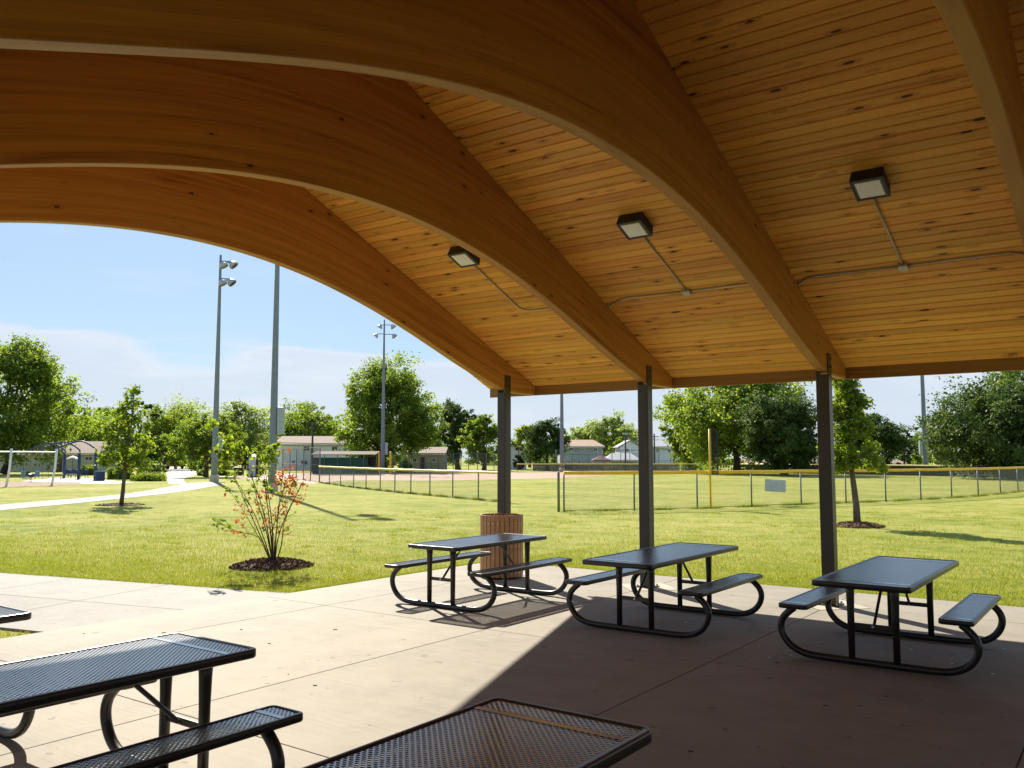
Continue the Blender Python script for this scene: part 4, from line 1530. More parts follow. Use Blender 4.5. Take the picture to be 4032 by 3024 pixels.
def chain_fence(name, label, pts, h, sp_=0.085, wr=0.0019, cap='yellow', cap_r=0.05, post_r=0.03, wire='wire', post='fencepost', post_top=None, screen=None, midrail=False, group='chain link fences of the ball field'):
    t = thing(name, label, 'fence', (pts[0][0], pts[0][1], LZ), 0, group)
    off = Vector((pts[0][0], pts[0][1], 0))
    P = [Vector((p[0], p[1], 0)) - off for p in pts]
    hh = h - LZ
    pm = MB().tube([(0, 0, 0), (0, 0, hh - (0.06 if cap else 0))], post_r, 8).mesh('post', M[post], True)
    for i, p in enumerate(P):
        link('post', pm, t, p)
    wm = MB()
    for a, b_ in zip(P[:-1], P[1:]):
        chain_mesh(wm, a, b_, hh, sp_, wr)
    o = wm.build('chain_link', M[wire], t, kind='stuff')
    wob = [p + Vector((0, 0, hh)) for p in P]
    if cap:
        line = []
        for i in range(len(wob) - 1):
            for k in range(4):
                s = k / 4
                line.append(wob[i].lerp(wob[i + 1], s) + Vector((0, 0, -0.012 * math.sin(math.pi * s))))
        line.append(wob[-1])
        MB().tube(line, cap_r, 10).build('rail_cap', M[cap], t, smooth=True)
    else:
        MB().tube(wob, 0.022, 6).build('top_rail', M[post], t)
    MB().tube([p + Vector((0, 0, 0.05)) for p in P], 0.012, 5).build('bottom_rail', M[post], t)
    if midrail:
        MB().tube([p + Vector((0, 0, hh * 0.5)) for p in P], 0.02, 5).build('mid_rail', M[post], t)
    if screen:
        s0, s1, m_ = screen
        sm = MB()
        for a, b_ in zip(P[:-1], P[1:]):
            d = (b_ - a).normalized().cross(Vector((0, 0, 1))) * 0.03
            sm.bar(a + d + Vector((0, 0, (s0 + s1) / 2 * hh)), b_ + d + Vector((0, 0, (s0 + s1) / 2 * hh)), 0.008, (s1 - s0) * hh)
        sm.build('windscreen', M[m_], t)
    return t


A = FA_PTS
chain_fence('chain_link_fence', 'low yellow capped chain link fence before the infield, left of the posts', A, 1.20, cap='yellowpale', cap_r=0.06)
B = FB_PTS
fb = chain_fence('chain_link_fence', 'yellow capped chain link fence curving to the right behind the posts', B, 1.30, sp_=0.078, wr=0.0022, cap='yellow', cap_r=0.062)
# heavier end post with dome cap
MB().tube([(0, 0, 0), (0, 0, 1.33), (0, 0, 1.37), (0, 0, 1.385)], [0.046, 0.046, 0.03, 0.006], 10).build('end_post', M['fencepost'], fb, loc=(-0.12, -0.15, 0), smooth=True)
# far outfield fences
FR = [tuple(ground(px_, D_)[:2]) for px_, D_ in ((2036, 113), (2105, 114), (2180, 115), (2260, 116), (2340, 116), (2425, 116), (2510, 116), (2600, 116), (2690, 115), (2780, 114), (2870, 113))]
chain_fence('chain_link_fence', 'far yellow capped fence before the grey wooden fence', FR, 1.08, sp_=0.25, wr=0.004, cap='yellowpale', cap_r=0.075)
FR2 = [tuple(ground(px_, D_)[:2]) for px_, D_ in ((2915, 112), (2990, 109), (3070, 106), (3160, 103), (3260, 100), (3360, 97), (3470, 94), (3580, 91), (3700, 88), (3830, 85), (3970, 82), (4120, 79))]
chain_fence('chain_link_fence', 'far yellow capped fence hung with dark windscreen on the right', FR2, 1.07, sp_=0.25, wr=0.004, cap='yellowpale', cap_r=0.075, screen=(0.04, 0.95, 'windscreen'))
# tall fences near the dugout
TB = [tuple(onz(px_, py_)[:2]) for px_, py_ in ((1258, 1899), (1222, 1893.5), (1194, 1889), (1166, 1886), (1140, 1884), (1112, 1882))]
chain_fence('backstop_fence', 'tall chain link backstop left of the green dugout', TB, 2.65, sp_=0.14, wr=0.0026, cap=None, midrail=True, post_r=0.04, wire='wiredark')
TF = [tuple(ground(px_, 108)[:2]) for px_ in (1545, 1583, 1610, 1632, 1655, 1677, 1700, 1727, 1755, 1785, 1815, 1845, 1880, 1915, 1945, 1975)]
chain_fence('tall_fence', 'tall grey chain link fence before the small houses', TF, 2.45, sp_=0.16, wr=0.0032, cap=None, midrail=True, post_r=0.045, wire='wiredark')
TG2 = [tuple(ground(px_, 122)[:2]) for px_ in (2190, 2252, 2317, 2374, 2410, 2444, 2480, 2515, 2550, 2594, 2640, 2680, 2753)]
chain_fence('tall_fence', 'tall thin chain link fence before the grey and white houses', TG2, 3.0, sp_=0.3, wr=0.004, cap=None, midrail=True, post_r=0.05, wire='wiredark')

# weathered wooden fence behind the outfield
wf = thing('wooden_fence', 'weathered grey board fence beyond the outfield', 'fence', ground(2300, 126))
wo_ = Vector(ground(2300, 126))
px_ = 2100.0
k = 0
bd_cache = {}
while px_ < 2770:
    p = Vector(ground(px_, 126)) - wo_
    hgt = 1.06 + 0.05 * ((k * 7) % 3)
    if hgt not in bd_cache:
        bd_cache[hgt] = MB().box((0, 0, hgt / 2), (0.165, 0.025, hgt)).mesh('board', M['greywood'])
    link('board', bd_cache[hgt], wf, p, YAW)
    px_ += 0.18 * FPX / 126
    k += 1
for zz in (0.3, 0.85):
    MB().bar(Vector(ground(2100, 126.1)) - wo_ + Vector((0, 0, zz)), Vector(ground(2770, 126.1)) - wo_ + Vector((0, 0, zz)), 0.04, 0.09).build('rail', M['greywood'], wf)

# grey sign on the near fence
a1, a2 = Vector((-11.80, 32.83, 0)), Vector((-11.52, 33.50, 0))
pa, pb = at(3043, 1890, 34.45), at(3108, 1886, 34.45)
sg = thing('sign', 'blank grey metal sign wired to the chain link fence', 'sign', (-11.60, 33.45, 0))
sd = Vector((-11.05 + 12.1, 34.7 - 32.1, 0)).normalized()
q_ = sd.to_track_quat('X', 'Z').to_matrix()
rot = Matrix.Rotation(math.atan2(sd.y, sd.x), 3, 'Z') @ Matrix.Rotation(R_(3.5), 3, 'Y')
nn = Vector((sd.y, -sd.x, 0))
MB().box(nn * -0.05 + Vector((0, 0, 0.74)), (1.18, 0.01, 0.47), rot).build('panel', M['signback'], sg)
for s in (-1, 1):
    for zz in (0.56, 0.92):
        MB().tube([sd * (0.5 * s) + nn * -0.05 + Vector((0, 0, zz)), sd * (0.5 * s) + nn * 0.01 + Vector((0, 0, zz))], 0.008, 5).build('wire_tie', M['wire'], sg)

# foul poles
fp = thing('foul_pole', 'tall yellow foul pole with black framed screen at the near fence', 'foul pole', (-12.86, 30.02, LZ), YAW)
MB().tube([(0, 0, 0), (0, 0, 2.92)], 0.036, 10).build('pole', M['yellow'], fp, smooth=True)
fr = MB()
w0, w1, z0_, z1_ = 0.07, 0.295, 1.27, 2.86
fr.box(((w0 + w1) / 2, 0, z0_), (w1 - w0 + 0.03, 0.03, 0.03)).box(((w0 + w1) / 2, 0, z1_), (w1 - w0 + 0.03, 0.03, 0.03))
fr.box((w1, 0, (z0_ + z1_) / 2), (0.03, 0.03, z1_ - z0_ - 0.03)).box((w0, 0, (z0_ + z1_) / 2), (0.02, 0.03, z1_ - z0_ - 0.03))
fr.build('screen_frame', M['black'], fp)
sm = MB()
chain_mesh(sm, (w0, 0, z0_), (w1, 0, z0_), z1_ - z0_, 0.024, 0.0042, 0.0)
sm.build('screen_mesh', M['netblack'], fp, kind='stuff')
fp2 = thing('foul_pole', 'short yellow foul pole far off before the dark maple', 'foul pole', ground(3068, 106.6), YAW)
MB().box((0, 0, 1.25), (0.10, 0.10, 2.5)).build('pole', M['yellowpale'], fp2)
MB().box((0.22, 0, 1.75), (0.34, 0.03, 1.4)).build('screen', M['yellowpale'], fp2)
for px_, lab in ((1491, 'left one of two yellow posts beside the dugout'), (1537, 'right one of two yellow posts beside the dugout')):
    yp = thing('yellow_post', lab, 'post', ground(px_, 98), 0, 'yellow posts of the ball field')
    MB().tube([(0, 0, 0), (0, 0, 2.55), (0, 0, 2.6)], [0.12, 0.12, 0.05], 10).build('sleeve', M['yellow'], yp, smooth=True)

# distance sign 190 on the far windscreen
ds = thing('distance_sign', 'small dark sign reading 190 on the far fence windscreen', 'sign', ground(3116, 103.8), YAW)
MB().box((0, -0.06, 0.62), (0.95, 0.015, 0.50)).build('panel', M['navy'], ds)
tx = bpy.data.curves.new('number', 'FONT')
tx.body = '190'
tx.size = 0.46
tx.align_x = 'CENTER'
tx.align_y = 'CENTER'
tx.extrude = 0.004
tx.materials.append(M['white'])
tmp = bpy.data.objects.new('number_text', tx)
COL.objects.link(tmp)
nme = bpy.data.meshes.new_from_object(tmp.evaluated_get(bpy.context.evaluated_depsgraph_get()))
bpy.data.objects.remove(tmp)
nme.materials.clear()
nme.materials.append(M['white'])
to = link('number', nme, ds, (0, -0.073, 0.62))
to.rotation_euler = (math.pi / 2, 0, 0)


# ------------------------------------------------------------------ light poles
def light_pole(label, loc, H, r0, r1, box_z, box_side, lamps, arm='side'):
    t = thing('light_pole', label, 'light pole', (loc[0], loc[1], LZ), YAW, 'floodlight poles of the ball field')
    n = 8
    MB().tube([(0, 0, H * i / n) for i in range(n + 1)], [r0 + (r1 - r0) * i / n for i in range(n + 1)], 12).build('mast', M['pole'], t, smooth=True)
    MB().lathe((0, 0, 0), [(r0 * 1.35, 0), (r0 * 1.35, 0.5), (r0 * 1.02, 0.55)], 14, False).build('footing', M['pad'], t)
    if box_z:
        MB().box((box_side * (r0 + 0.16), 0, box_z), (0.34, 0.30, 1.45)).build('cabinet', M['polebox'], t, bevel=0.02)
    for (x, y, z, tilt) in lamps:
        MB().tube([(0, 0, z + 0.25), (x, y, z + 0.25)], 0.05, 6).build('crossarm', M['pole'], t)
        fl = MB()
        rot_ = Matrix.Rotation(tilt, 3, 'Y')
        prof = [(0.10, 0.34), (0.22, 0.22), (0.36, 0.0), (0.37, -0.10), (0.33, -0.10)]
        vs_, fs_ = [], []
        nn_ = 12
        for rr, zz in prof:
            for k_ in range(nn_):
                a = 2 * math.pi * k_ / nn_
                vs_.append(rot_ @ Vector((rr * math.cos(a), rr * math.sin(a), zz)) + Vector((x, y, z)))
        for i in range(len(prof) - 1):
            for k_ in range(nn_):
                k2 = (k_ + 1) % nn_
                fs_.append((i * nn_ + k_, i * nn_ + k2, (i + 1) * nn_ + k2, (i + 1) * nn_ + k_))
        fs_.append(tuple(range(nn_)))
        h_ = fl.add(vs_, fs_).build('floodlight', M['floodlamp'], t, smooth=True)
        gl = [rot_ @ Vector((0.34 * math.cos(a), 0.34 * math.sin(a), -0.07)) + Vector((x, y, z)) for a in np.linspace(0, 2 * math.pi, nn_, endpoint=False)]
        MB().add(gl, [tuple(range(nn_))]).build('glass', M['floodglass'], h_)
    return t


s_ = 1.0
light_pole('tall light pole standing by the path, leftmost of the poles', (-60.11, 42.12), 18.4, 0.27, 0.09, 3.15, 1, [(0.95, 0.2, 17.65, -0.75), (1.25, -0.5, 17.45, -0.75), (0.5, -0.7, 17.35, -0.5), (0.85, 0.2, 16.2, -0.75), (1.15, -0.5, 16.0, -0.75), (0.45, -0.7, 15.9, -0.5)])
light_pole('thick nearer light pole behind the shrub, its top hidden by the beam', (-37.75, 30.05), 17.2, 0.235, 0.085, 3.85, 1, [(0.9, 0.2, 16.5, -0.75), (1.2, -0.5, 16.3, -0.75), (0.85, 0.2, 15.2, -0.75), (1.1, -0.5, 15.0, -0.75)])
light_pole('slim light pole with four lamps before the tall maple', (-74.2, 75.4), 18.75, 0.27, 0.09, 3.0, 1, [(-0.55, 0, 17.85, 0.5), (1.1, 0, 17.85, -0.6), (-1.05, 0, 16.75, 0.7), (1.25, 0, 16.7, -0.7)])
gp = ground(2213, 116)
light_pole('light pole rising behind the far fence between the left and middle posts', gp, 17.0, 0.30, 0.14, 0, 1, [(-0.9, 0, 16.4, 0.6), (0.9, 0, 16.4, -0.6)])
gp = ground(3644, 92)
light_pole('light pole before the columnar evergreens on the right', gp, 17.0, 0.28, 0.14, 3.0, -1, [(-0.9, 0, 16.4, 0.6), (0.9, 0, 16.4, -0.6)])


def utility_pole(label, px_, D, ytop, r_, lamp=False):
    zt = float(at(px_, ytop, D)[2])
    t = thing('utility_pole', label, 'utility pole', ground(px_, D), YAW, 'utility poles behind the ball field')
    MB().tube([(0, 0, 0), (0, 0, zt)], [r_, r_ * 0.75], 8).build('pole', M['greywood'], t, smooth=True)
    if lamp:
        MB().box((0, 0, zt + 0.1), (0.75, 0.3, 0.32)).build('lamp_head', M['floodlamp'], t)
    else:
        MB().box((0, 0, zt - 0.5), (1.8, 0.1, 0.12)).build('crossarm', M['greywood'], t)
    return t, Vector(ground(px_, D)) + Vector((0, 0, zt - 0.4))


u0, w0_ = utility_pole('dark wooden utility pole before the brown roofed white house', 1229, 118, 1660, 0.16)
u1_, w1_ = utility_pole('slim pole with a lamp head between the grey and white houses', 2463, 126, 1711, 0.13, True)
u2_, w2_ = utility_pole('wooden utility pole at the right part of the white house', 2577, 150, 1708, 0.17)


def wire_span(label, a, b_, sag):
    t = tag(MB().tube([a.lerp(b_, i / 14) - a - Vector((0, 0, sag * 4 * (i / 14) * (1 - i / 14))) for i in range(15)], 0.028, 4).build('power_line', M['black'], loc=a), label, 'power line', 'overhead wires')
    return t


def P3(px_, py_, D):
    return Vector(at(px_, py_, D))


wire_span('upper overhead wire crossing before the grey house', P3(2000, 1762, 150), P3(2577, 1768, 150), 0.5)
wire_span('lower overhead wire crossing before the grey house', P3(2000, 1775, 150), P3(2577, 1783, 150), 0.5)
wire_span('overhead wire running right from the utility pole at the white house', P3(2577, 1762, 150), P3(2900, 1785, 150), 0.4)
wire_span('upper overhead wire before the brown roof', P3(1060, 1738, 118), P3(1400, 1742, 118), 0.2)
wire_span('lower overhead wire before the brown roof', P3(1060, 1748, 118), P3(1400, 1752, 118), 0.2)


# ------------------------------------------------------------------ buildings
def house(name, label, px0, px1, D, y_eave, y_ridge, wall, roofm, windows=(), deep=8.0, style='side', over=0.4, chimney=None, doors=(), hip=0.0):
    """front faces the viewer; px extents of the wall, eave and ridge rows of the photo"""
    pxm = (px0 + px1) / 2
    loc = ground(pxm, D)
    t = thing(name, label, 'house', (loc[0], loc[1], LZ), YAW)
    W = (px1 - px0) * D / FPX
    ze = float(at(pxm, y_eave, D)[2]) - LZ
    zr = float(at(pxm, y_ridge, D + (deep / 2 if style == 'side' else 0))[2]) - LZ
    hw = W / 2
    MB().box((0, deep / 2, ze / 2), (W, deep, ze)).build('wall', M[wall], t)
    rf = MB()
    th = 0.16
    if style == 'side':
        a, b_ = -hw - over, hw + over
        y0, y1, ym = -over, deep + over, deep / 2
        ra, rb = a + hip, b_ - hip
        vs_ = [(a, y0, ze - 0.05), (b_, y0, ze - 0.05), (b_, y1, ze - 0.05), (a, y1, ze - 0.05), (ra, ym, zr), (rb, ym, zr)]
        vs2 = [(x_, y_, z_ + th) for x_, y_, z_ in vs_]
        rf.add(vs_ + vs2, [(0, 1, 5, 4)[::-1], (2, 3, 4, 5)[::-1], (6, 7, 11, 10), (8, 9, 10, 11), (0, 6, 7, 1)[::-1], (2, 8, 9, 3)[::-1], (0, 4, 10, 6), (3, 9, 10, 4), (1, 7, 11, 5), (2, 5, 11, 8)])
        if hip:
            rf.add(vs2, [(3, 0, 4), (1, 2, 5)])
        else:
            gb = MB()
            for x_ in (-hw + 0.01, hw - 0.01):
                gb.add([(x_, 0, ze), (x_, deep, ze), (x_, ym, zr)], [(0, 1, 2)])
            gb.build('gable', M[wall], t)
    else:
        y0, y1 = -over, deep + over
        vs_ = [(-hw - over, y0, ze - 0.1), (0, y0, zr), (hw + over, y0, ze - 0.1), (-hw - over, y1, ze - 0.1), (0, y1, zr), (hw + over, y1, ze - 0.1)]
        vs2 = [(x_, y_, z_ + th) for x_, y_, z_ in vs_]
        rf.add(vs_ + vs2, [(0, 1, 4, 3), (1, 2, 5, 4), (6, 9, 10, 7), (7, 10, 11, 8), (0, 6, 7, 1), (1, 7, 8, 2), (3, 4, 10, 9), (4, 5, 11, 10), (0, 3, 9, 6), (2, 8, 11, 5)])
        gb = MB()
        gb.add([(-hw, 0.0, ze), (hw, 0.0, ze), (0, 0.0, zr - 0.02), (-hw, 0.12, ze), (hw, 0.12, ze), (0, 0.12, zr - 0.02)], [(0, 1, 2), (5, 4, 3), (0, 2, 5, 3), (1, 4, 5, 2)])
        gb.build('gable', M[wall], t)
    ro = rf.build('roof', M[roofm], t)
    MB().box((0, -over - 0.02 if style == 'side' else -0.02, ze - 0.03), (W + 2 * over if style == 'side' else W * 0.99, 0.05, 0.16)).build('eave_trim', M['trim'], t)
    if chimney:
        cx0, cx1, cyt = chimney
        zc = float(at(cx0, cyt, D + deep * 0.4)[2]) - LZ
        MB().box((((cx0 + cx1) / 2 - pxm) * D / FPX, deep * 0.4, zc - 0.9), ((cx1 - cx0) * D / FPX, 0.6, 1.8)).build('chimney', M['w_brick'], ro)
    for (a, b_, c_, d_) in windows:
        x0, x1 = (a - pxm) * D / FPX, (b_ - pxm) * D / FPX
        z1 = float(at(pxm, c_, D)[2]) - LZ
        z0 = float(at(pxm, d_, D)[2]) - LZ
        f = MB()
        w_, h_ = x1 - x0, z1 - z0
        xm, zm, bb = (x0 + x1) / 2, (z0 + z1) / 2, 0.09
        f.box((xm, -0.04, z1), (w_ + bb, 0.08, bb)).box((xm, -0.04, z0), (w_ + bb, 0.10, bb)).box((x0, -0.04, zm), (bb, 0.08, h_ - bb)).box((x1, -0.04, zm), (bb, 0.08, h_ - bb)).box((xm, -0.03, zm), (bb * 0.6, 0.05, h_ - bb))
        fo = f.build('window', M['trim'], t)
        MB().box((xm, -0.01, zm), (w_, 0.02, h_)).build('pane', M['glass'], fo)
    for (a, b_, c_) in doors:
        x0, x1 = (a - pxm) * D / FPX, (b_ - pxm) * D / FPX
        z1 = float(at(pxm, c_, D)[2]) - LZ
        MB().box(((x0 + x1) / 2, -0.03, z1 / 2), (x1 - x0, 0.06, z1)).build('door', M['r_dark'], t)
    return t


house('house', 'cream bungalow with brown roof behind the playground', -160, 385, 118, 1787, 1742, 'w_cream', 'r_brown', windows=((335, 364, 1797, 1814), (182, 208, 1796, 1815), (20, 50, 1797, 1815)), doors=((215, 245, 1796),), deep=9)
house('house', 'white two storey house with long brown roof left of the tall maple', 1088, 1420, 135, 1750, 1721, 'w_white', 'r_brown', windows=((1194, 1218, 1757, 1774), (1306, 1328, 1758, 1775), (1150, 1162, 1813, 1830), (1186, 1212, 1813, 1830)), deep=9)
house('house', 'low tan house with grey brown roof behind the tall chain fence', 1606, 1745, 128, 1788, 1764, 'w_tan', 'r_brown', windows=((1702, 1716, 1803, 1820), (1625, 1640, 1803, 1820)), doors=((1655, 1672, 1800),), deep=8)
house('house', 'white gabled house with dark roof beside the blue spruce', 1965, 2072, 142, 1788, 1752, 'w_white', 'r_dark', windows=((2040, 2052, 1800, 1812),), style='front', chimney=(2022, 2034, 1746))
house('house', 'grey two storey house with tan hipped roof', 2205, 2372, 150, 1759, 1735, 'w_grey', 'r_tan', windows=((2240, 2257, 1762, 1776), (2290, 2302, 1766, 1775), (2336, 2352, 1764, 1777), (2232, 2245, 1813, 1822), (2276, 2286, 1811, 1824)), hip=1.6, deep=8)
house('house', 'front gabled wing of the white house left of the middle post', 2442, 2522, 150, 1760, 1735, 'w_white', 'r_grey', windows=((2464, 2476, 1767, 1779),), style='front', chimney=(2484, 2494, 1722), deep=7)
house('house', 'white house wing with grey roof right of the middle post', 2526, 2650, 151, 1760, 1737, 'w_white', 'r_grey', windows=((2585, 2595, 1768, 1781), (2630, 2640, 1768, 1781)), hip=1.2, deep=7)
house('garage', 'low grey roofed garage before the white house', 2396, 2512, 140, 1813, 1788, 'w_tan', 'r_grey', hip=1.2, deep=6)
house('house', 'low brick house with brown roof under the dark trees', 3130, 3300, 120, 1822, 1798, 'w_brick', 'r_brown', windows=((3160, 3180, 1826, 1838),), deep=8)
house('house', 'small brick building with tan gable roof beyond the far fence', 2950, 3080, 122, 1830, 1812, 'w_brick', 'r_tan', windows=((2990, 3010, 1836, 1846),), deep=6)
house('house', 'brown roofed house glimpsed behind the young right tree', 3455, 3560, 135, 1828, 1812, 'w_tan', 'r_brown', windows=((3480, 3495, 1832, 1844),), deep=7)
house('house', 'pale house at the end of the road behind the cars', 712, 745, 205, 1790, 1782, 'w_white', 'r_dark', style='front', windows=((718, 726, 1796, 1806),), deep=8)

# burgundy canopy tent
cp = thing('canopy_tent', 'burgundy pop up canopy before the grey house', 'canopy', ground(2366, 138), YAW)
W = 1.45
MB().add([(-W, -W, 1.55), (W, -W, 1.55), (W, W, 1.55), (-W, W, 1.55), (0, 0, 2.25), (-W, -W, 1.35), (W, -W, 1.35), (W, W, 1.35), (-W, W, 1.35)],
         [(0, 1, 4), (1, 2, 4), (2, 3, 4), (3, 0, 4), (0, 5, 6, 1), (1, 6, 7, 2), (2, 7, 8, 3), (3, 8, 5, 0)]).build('canopy', M['burgundy'], cp)
for sx in (-1, 1):
    for sy in (-1, 1):
        MB().tube([(sx * (W - 0.05), sy * (W - 0.05), 0), (sx * (W - 0.05), sy * (W - 0.05), 1.5)], 0.03, 6).build('leg', M['white'], cp)

# dugout
dg = thing('dugout', 'long green dugout with a flat shingled roof and chain link front', 'dugout', ground(1355, 97), YAW)
wd = (1482 - 1228) * 97 / FPX
zr = float(at(1355, 1777, 97)[2])
MB().box((-0.06 * wd, 0, 0.96), (wd * 0.86, 0.05, 1.86)).build('green_screen', M['greenpanel'], dg)
MB().box((wd * 0.43, 0.0, 0.5), (wd * 0.12, 0.05, 0.95)).build('green_screen', M['greenpanel'], dg)
MB().box((0, 2.0, 0.9), (wd, 0.08, 1.75)).build('back_wall', M['greenpanel'], dg)
MB().add([(-wd / 2, -0.5, zr - 0.42), (wd / 2, -0.5, zr - 0.42), (wd / 2, 2.3, zr - 0.05), (-wd / 2, 2.3, zr - 0.05), (-wd / 2, -0.5, zr - 0.34), (wd / 2, -0.5, zr - 0.34), (wd / 2, 2.3, zr + 0.03), (-wd / 2, 2.3, zr + 0.03)],
         [(3, 2, 1, 0), (4, 5, 6, 7), (0, 1, 5, 4), (1, 2, 6, 5), (2, 3, 7, 6), (3, 0, 4, 7)]).build('roof', M['r_dark'], dg)
for i in range(6):
    MB().tube([(-wd / 2 + wd * i / 5, -0.12, 0), (-wd / 2 + wd * i / 5, -0.12, zr - 0.35)], 0.04, 6).build('post', M['fencepost'], dg)
MB().tube([(-wd / 2, -0.12, zr - 0.38), (wd / 2, -0.12, zr - 0.38)], 0.035, 6).build('rail', M['fencepost'], dg)
MB().box((wd * 0.36, 1.2, 1.5), (wd * 0.22, 0.06, 0.9)).build('shade_panel', M['black'], dg)  # black panel standing in for the shade inside the dugout opening

# bleachers
bl = thing('bleachers', 'small aluminium bleachers beyond the far right fence', 'bleachers', ground(3850, 78), YAW)
for i in range(4):
    MB().box((0.1 * i, 0.55 * i, 0.32 + 0.24 * i), (3.8, 0.24, 0.05)).build('seat', M['alu'], bl)
for sx in (-1.5, 0, 1.5):
    MB().bar((sx, -0.1, 0.05), (sx, 1.8, 1.0), 0.05, 0.05).build('stringer', M['alu'], bl)
    MB().bar((sx, 1.7, 0.0), (sx, 1.7, 1.0), 0.05, 0.05).build('leg', M['alu'], bl)
    MB().bar((sx, -0.1, 0.0), (sx, -0.1, 0.3), 0.05, 0.05).build('leg', M['alu'], bl)
MB().bar((-1.5, 1.72, 0.1), (1.5, 1.72, 0.95), 0.04, 0.04).build('brace', M['alu'], bl)

# equipment by the path
bn = thing('dumpster', 'small olive green waste container by the path', 'dumpster', ground(942, 88), YAW)
MB().box((0, 0, 0.45), (0.85, 0.7, 0.8)).build('body', M['olive'], bn, bevel=0.03)
MB().box((0, -0.02, 0.89), (0.92, 0.78, 0.06)).build('lid', M['alu'], bn)
pt = thing('portable_toilet', 'dark portable toilet cabin behind the shrub', 'portable toilet', ground(1000, 86), YAW)
MB().box((0, 0, 1.0), (1.05, 1.05, 2.0)).build('cabin', M['windscreen'], pt, bevel=0.03)
MB().add([(-0.56, -0.56, 2.0), (0.56, -0.56, 2.0), (0.56, 0.56, 2.0), (-0.56, 0.56, 2.0), (0, 0, 2.25)], [(0, 1, 4), (1, 2, 4), (2, 3, 4), (3, 0, 4)]).build('roof', M['pole'], pt)
MB().box((0, -0.535, 0.98), (0.7, 0.03, 1.8)).build('door', M['signback'], pt)
yp = thing('yellow_post', 'thin yellow post beside the dark toilet cabin', 'post', ground(1021, 85), 0, 'yellow posts of the ball field')
MB().tube([(0, 0, 0), (0, 0, 2.3)], 0.06, 8).build('sleeve', M['yellow'], yp)
yp = thing('yellow_post', 'tall yellow post at the left end of the backstop', 'post', tuple(onz(1112, 1880))[:2] + (0,), 0, 'yellow posts of the ball field')
MB().tube([(0, 0, 0), (0, 0, 2.7)], 0.06, 8).build('sleeve', M['yellow'], yp)

# ------------------------------------------------------------------ playground
sw_ = thing('swing_set', 'pale grey swing frame at the left edge', 'swing set', (-60.2, 28.0, LZ))
pA, pB = Vector((-59.94 + 60.2, 26.37 - 28.0, 0)), Vector((-60.41 + 60.2, 29.52 - 28.0, 0))
pC = pA + (pA - pB)
for p in (pA, pB, pC):
    MB().tube([p, p + Vector((0.10, 0.12, 1.2)), p + Vector((0.14, 0.16, 2.48))], 0.075, 10).build('post', M['white'], sw_, smooth=True)
o1 = Vector((0.13, 0.15, 2.26))
MB().tube([pC + o1, pA + o1, pB + o1], 0.045, 8).build('top_bar', M['white'], sw_)
for k_ in range(2):
    m0 = pA.lerp(pB, 0.28 + 0.42 * k_) + o1
    m1_ = pA.lerp(pB, 0.42 + 0.42 * k_) + o1
    seatz = Vector((0, 0, -1.75))
    MB().tube([m0, m0 + seatz], 0.010, 4).build('chain', M['wiredark'], sw_)
    MB().tube([m1_, m1_ + seatz], 0.010, 4).build('chain', M['wiredark'], sw_)
    MB().bar(m0 + seatz, m1_ + seatz, 0.18, 0.04).build('seat', M['black'], sw_)

sh = thing('steel_arbor', 'navy blue arched steel frame over the play pad', 'arbor', (-74.6, 38.7, LZ))
posts = [Vector((-80.7 + 74.6, 40.5 - 38.7, 0)), Vector((0, 0, 0)), Vector((-69.9 + 74.6, 37.64 - 38.7, 0))]
arm = [(0, 0, 0), (0.0, 0.0, 2.35), (-0.12, -0.02, 2.62), (-1.9, -1.1, 3.25), (-3.8, -2.2, 3.0), (-5.6, -3.4, 2.55)]
armw = [Vector(RT) * (x_ * 0.62) + Vector((0, 0, z_)) for x_, y_, z_ in arm]
for p in posts:
    MB().tube([p, p + Vector((0, 0, 2.3))], 0.13, 8).build('post', M['navy'], sh, smooth=True)
    MB().tube([p + a for a in [Vector(q2) for q2 in spline(armw[1:], 4)]], 0.065, 8).build('arch', M['navy'], sh, smooth=True)
MB().tube([posts[0] + armw[3], posts[1] + armw[3], posts[2] + armw[3]], 0.05, 6).build('ridge_bar', M['navy'], sh)

ch_lab = ['blue metal chair leftmost of three on the play pad', 'blue metal chair in the middle of three on the play pad', 'blue metal chair rightmost of three on the play pad']
for i, px_ in enumerate((262, 292, 330)):
    t = thing('metal_chair', ch_lab[i], 'chair', ground(px_, 75.5), YAW, 'blue chairs on the play pad')
    MB().box((0, 0, 0.42), (0.62, 0.5, 0.03)).build('seat', M['navy'], t)
    arc = [(0.33 * math.cos(a), 0.62 + 0.24 * math.sin(a)) for a in np.linspace(0, math.pi, 10)] + [(-0.33, 0.45), (0.33, 0.45)]
    MB().add([(x_, 0.24, z_) for x_, z_ in arc] + [(x_, 0.27, z_) for x_, z_ in arc], [tuple(range(12)), tuple(range(23, 11, -1))] + [(k_, (k_ + 1) % 12, 12 + (k_ + 1) % 12, 12 + k_) for k_ in range(12)]).build('backrest', M['navy'], t)
    for sx in (-1, 1):
        for sy in (-1, 1):
            MB().tube([(sx * 0.28, sy * 0.22, 0.42), (sx * 0.33, sy * 0.26, 0)], 0.022, 6).build('leg', M['navy'], t)

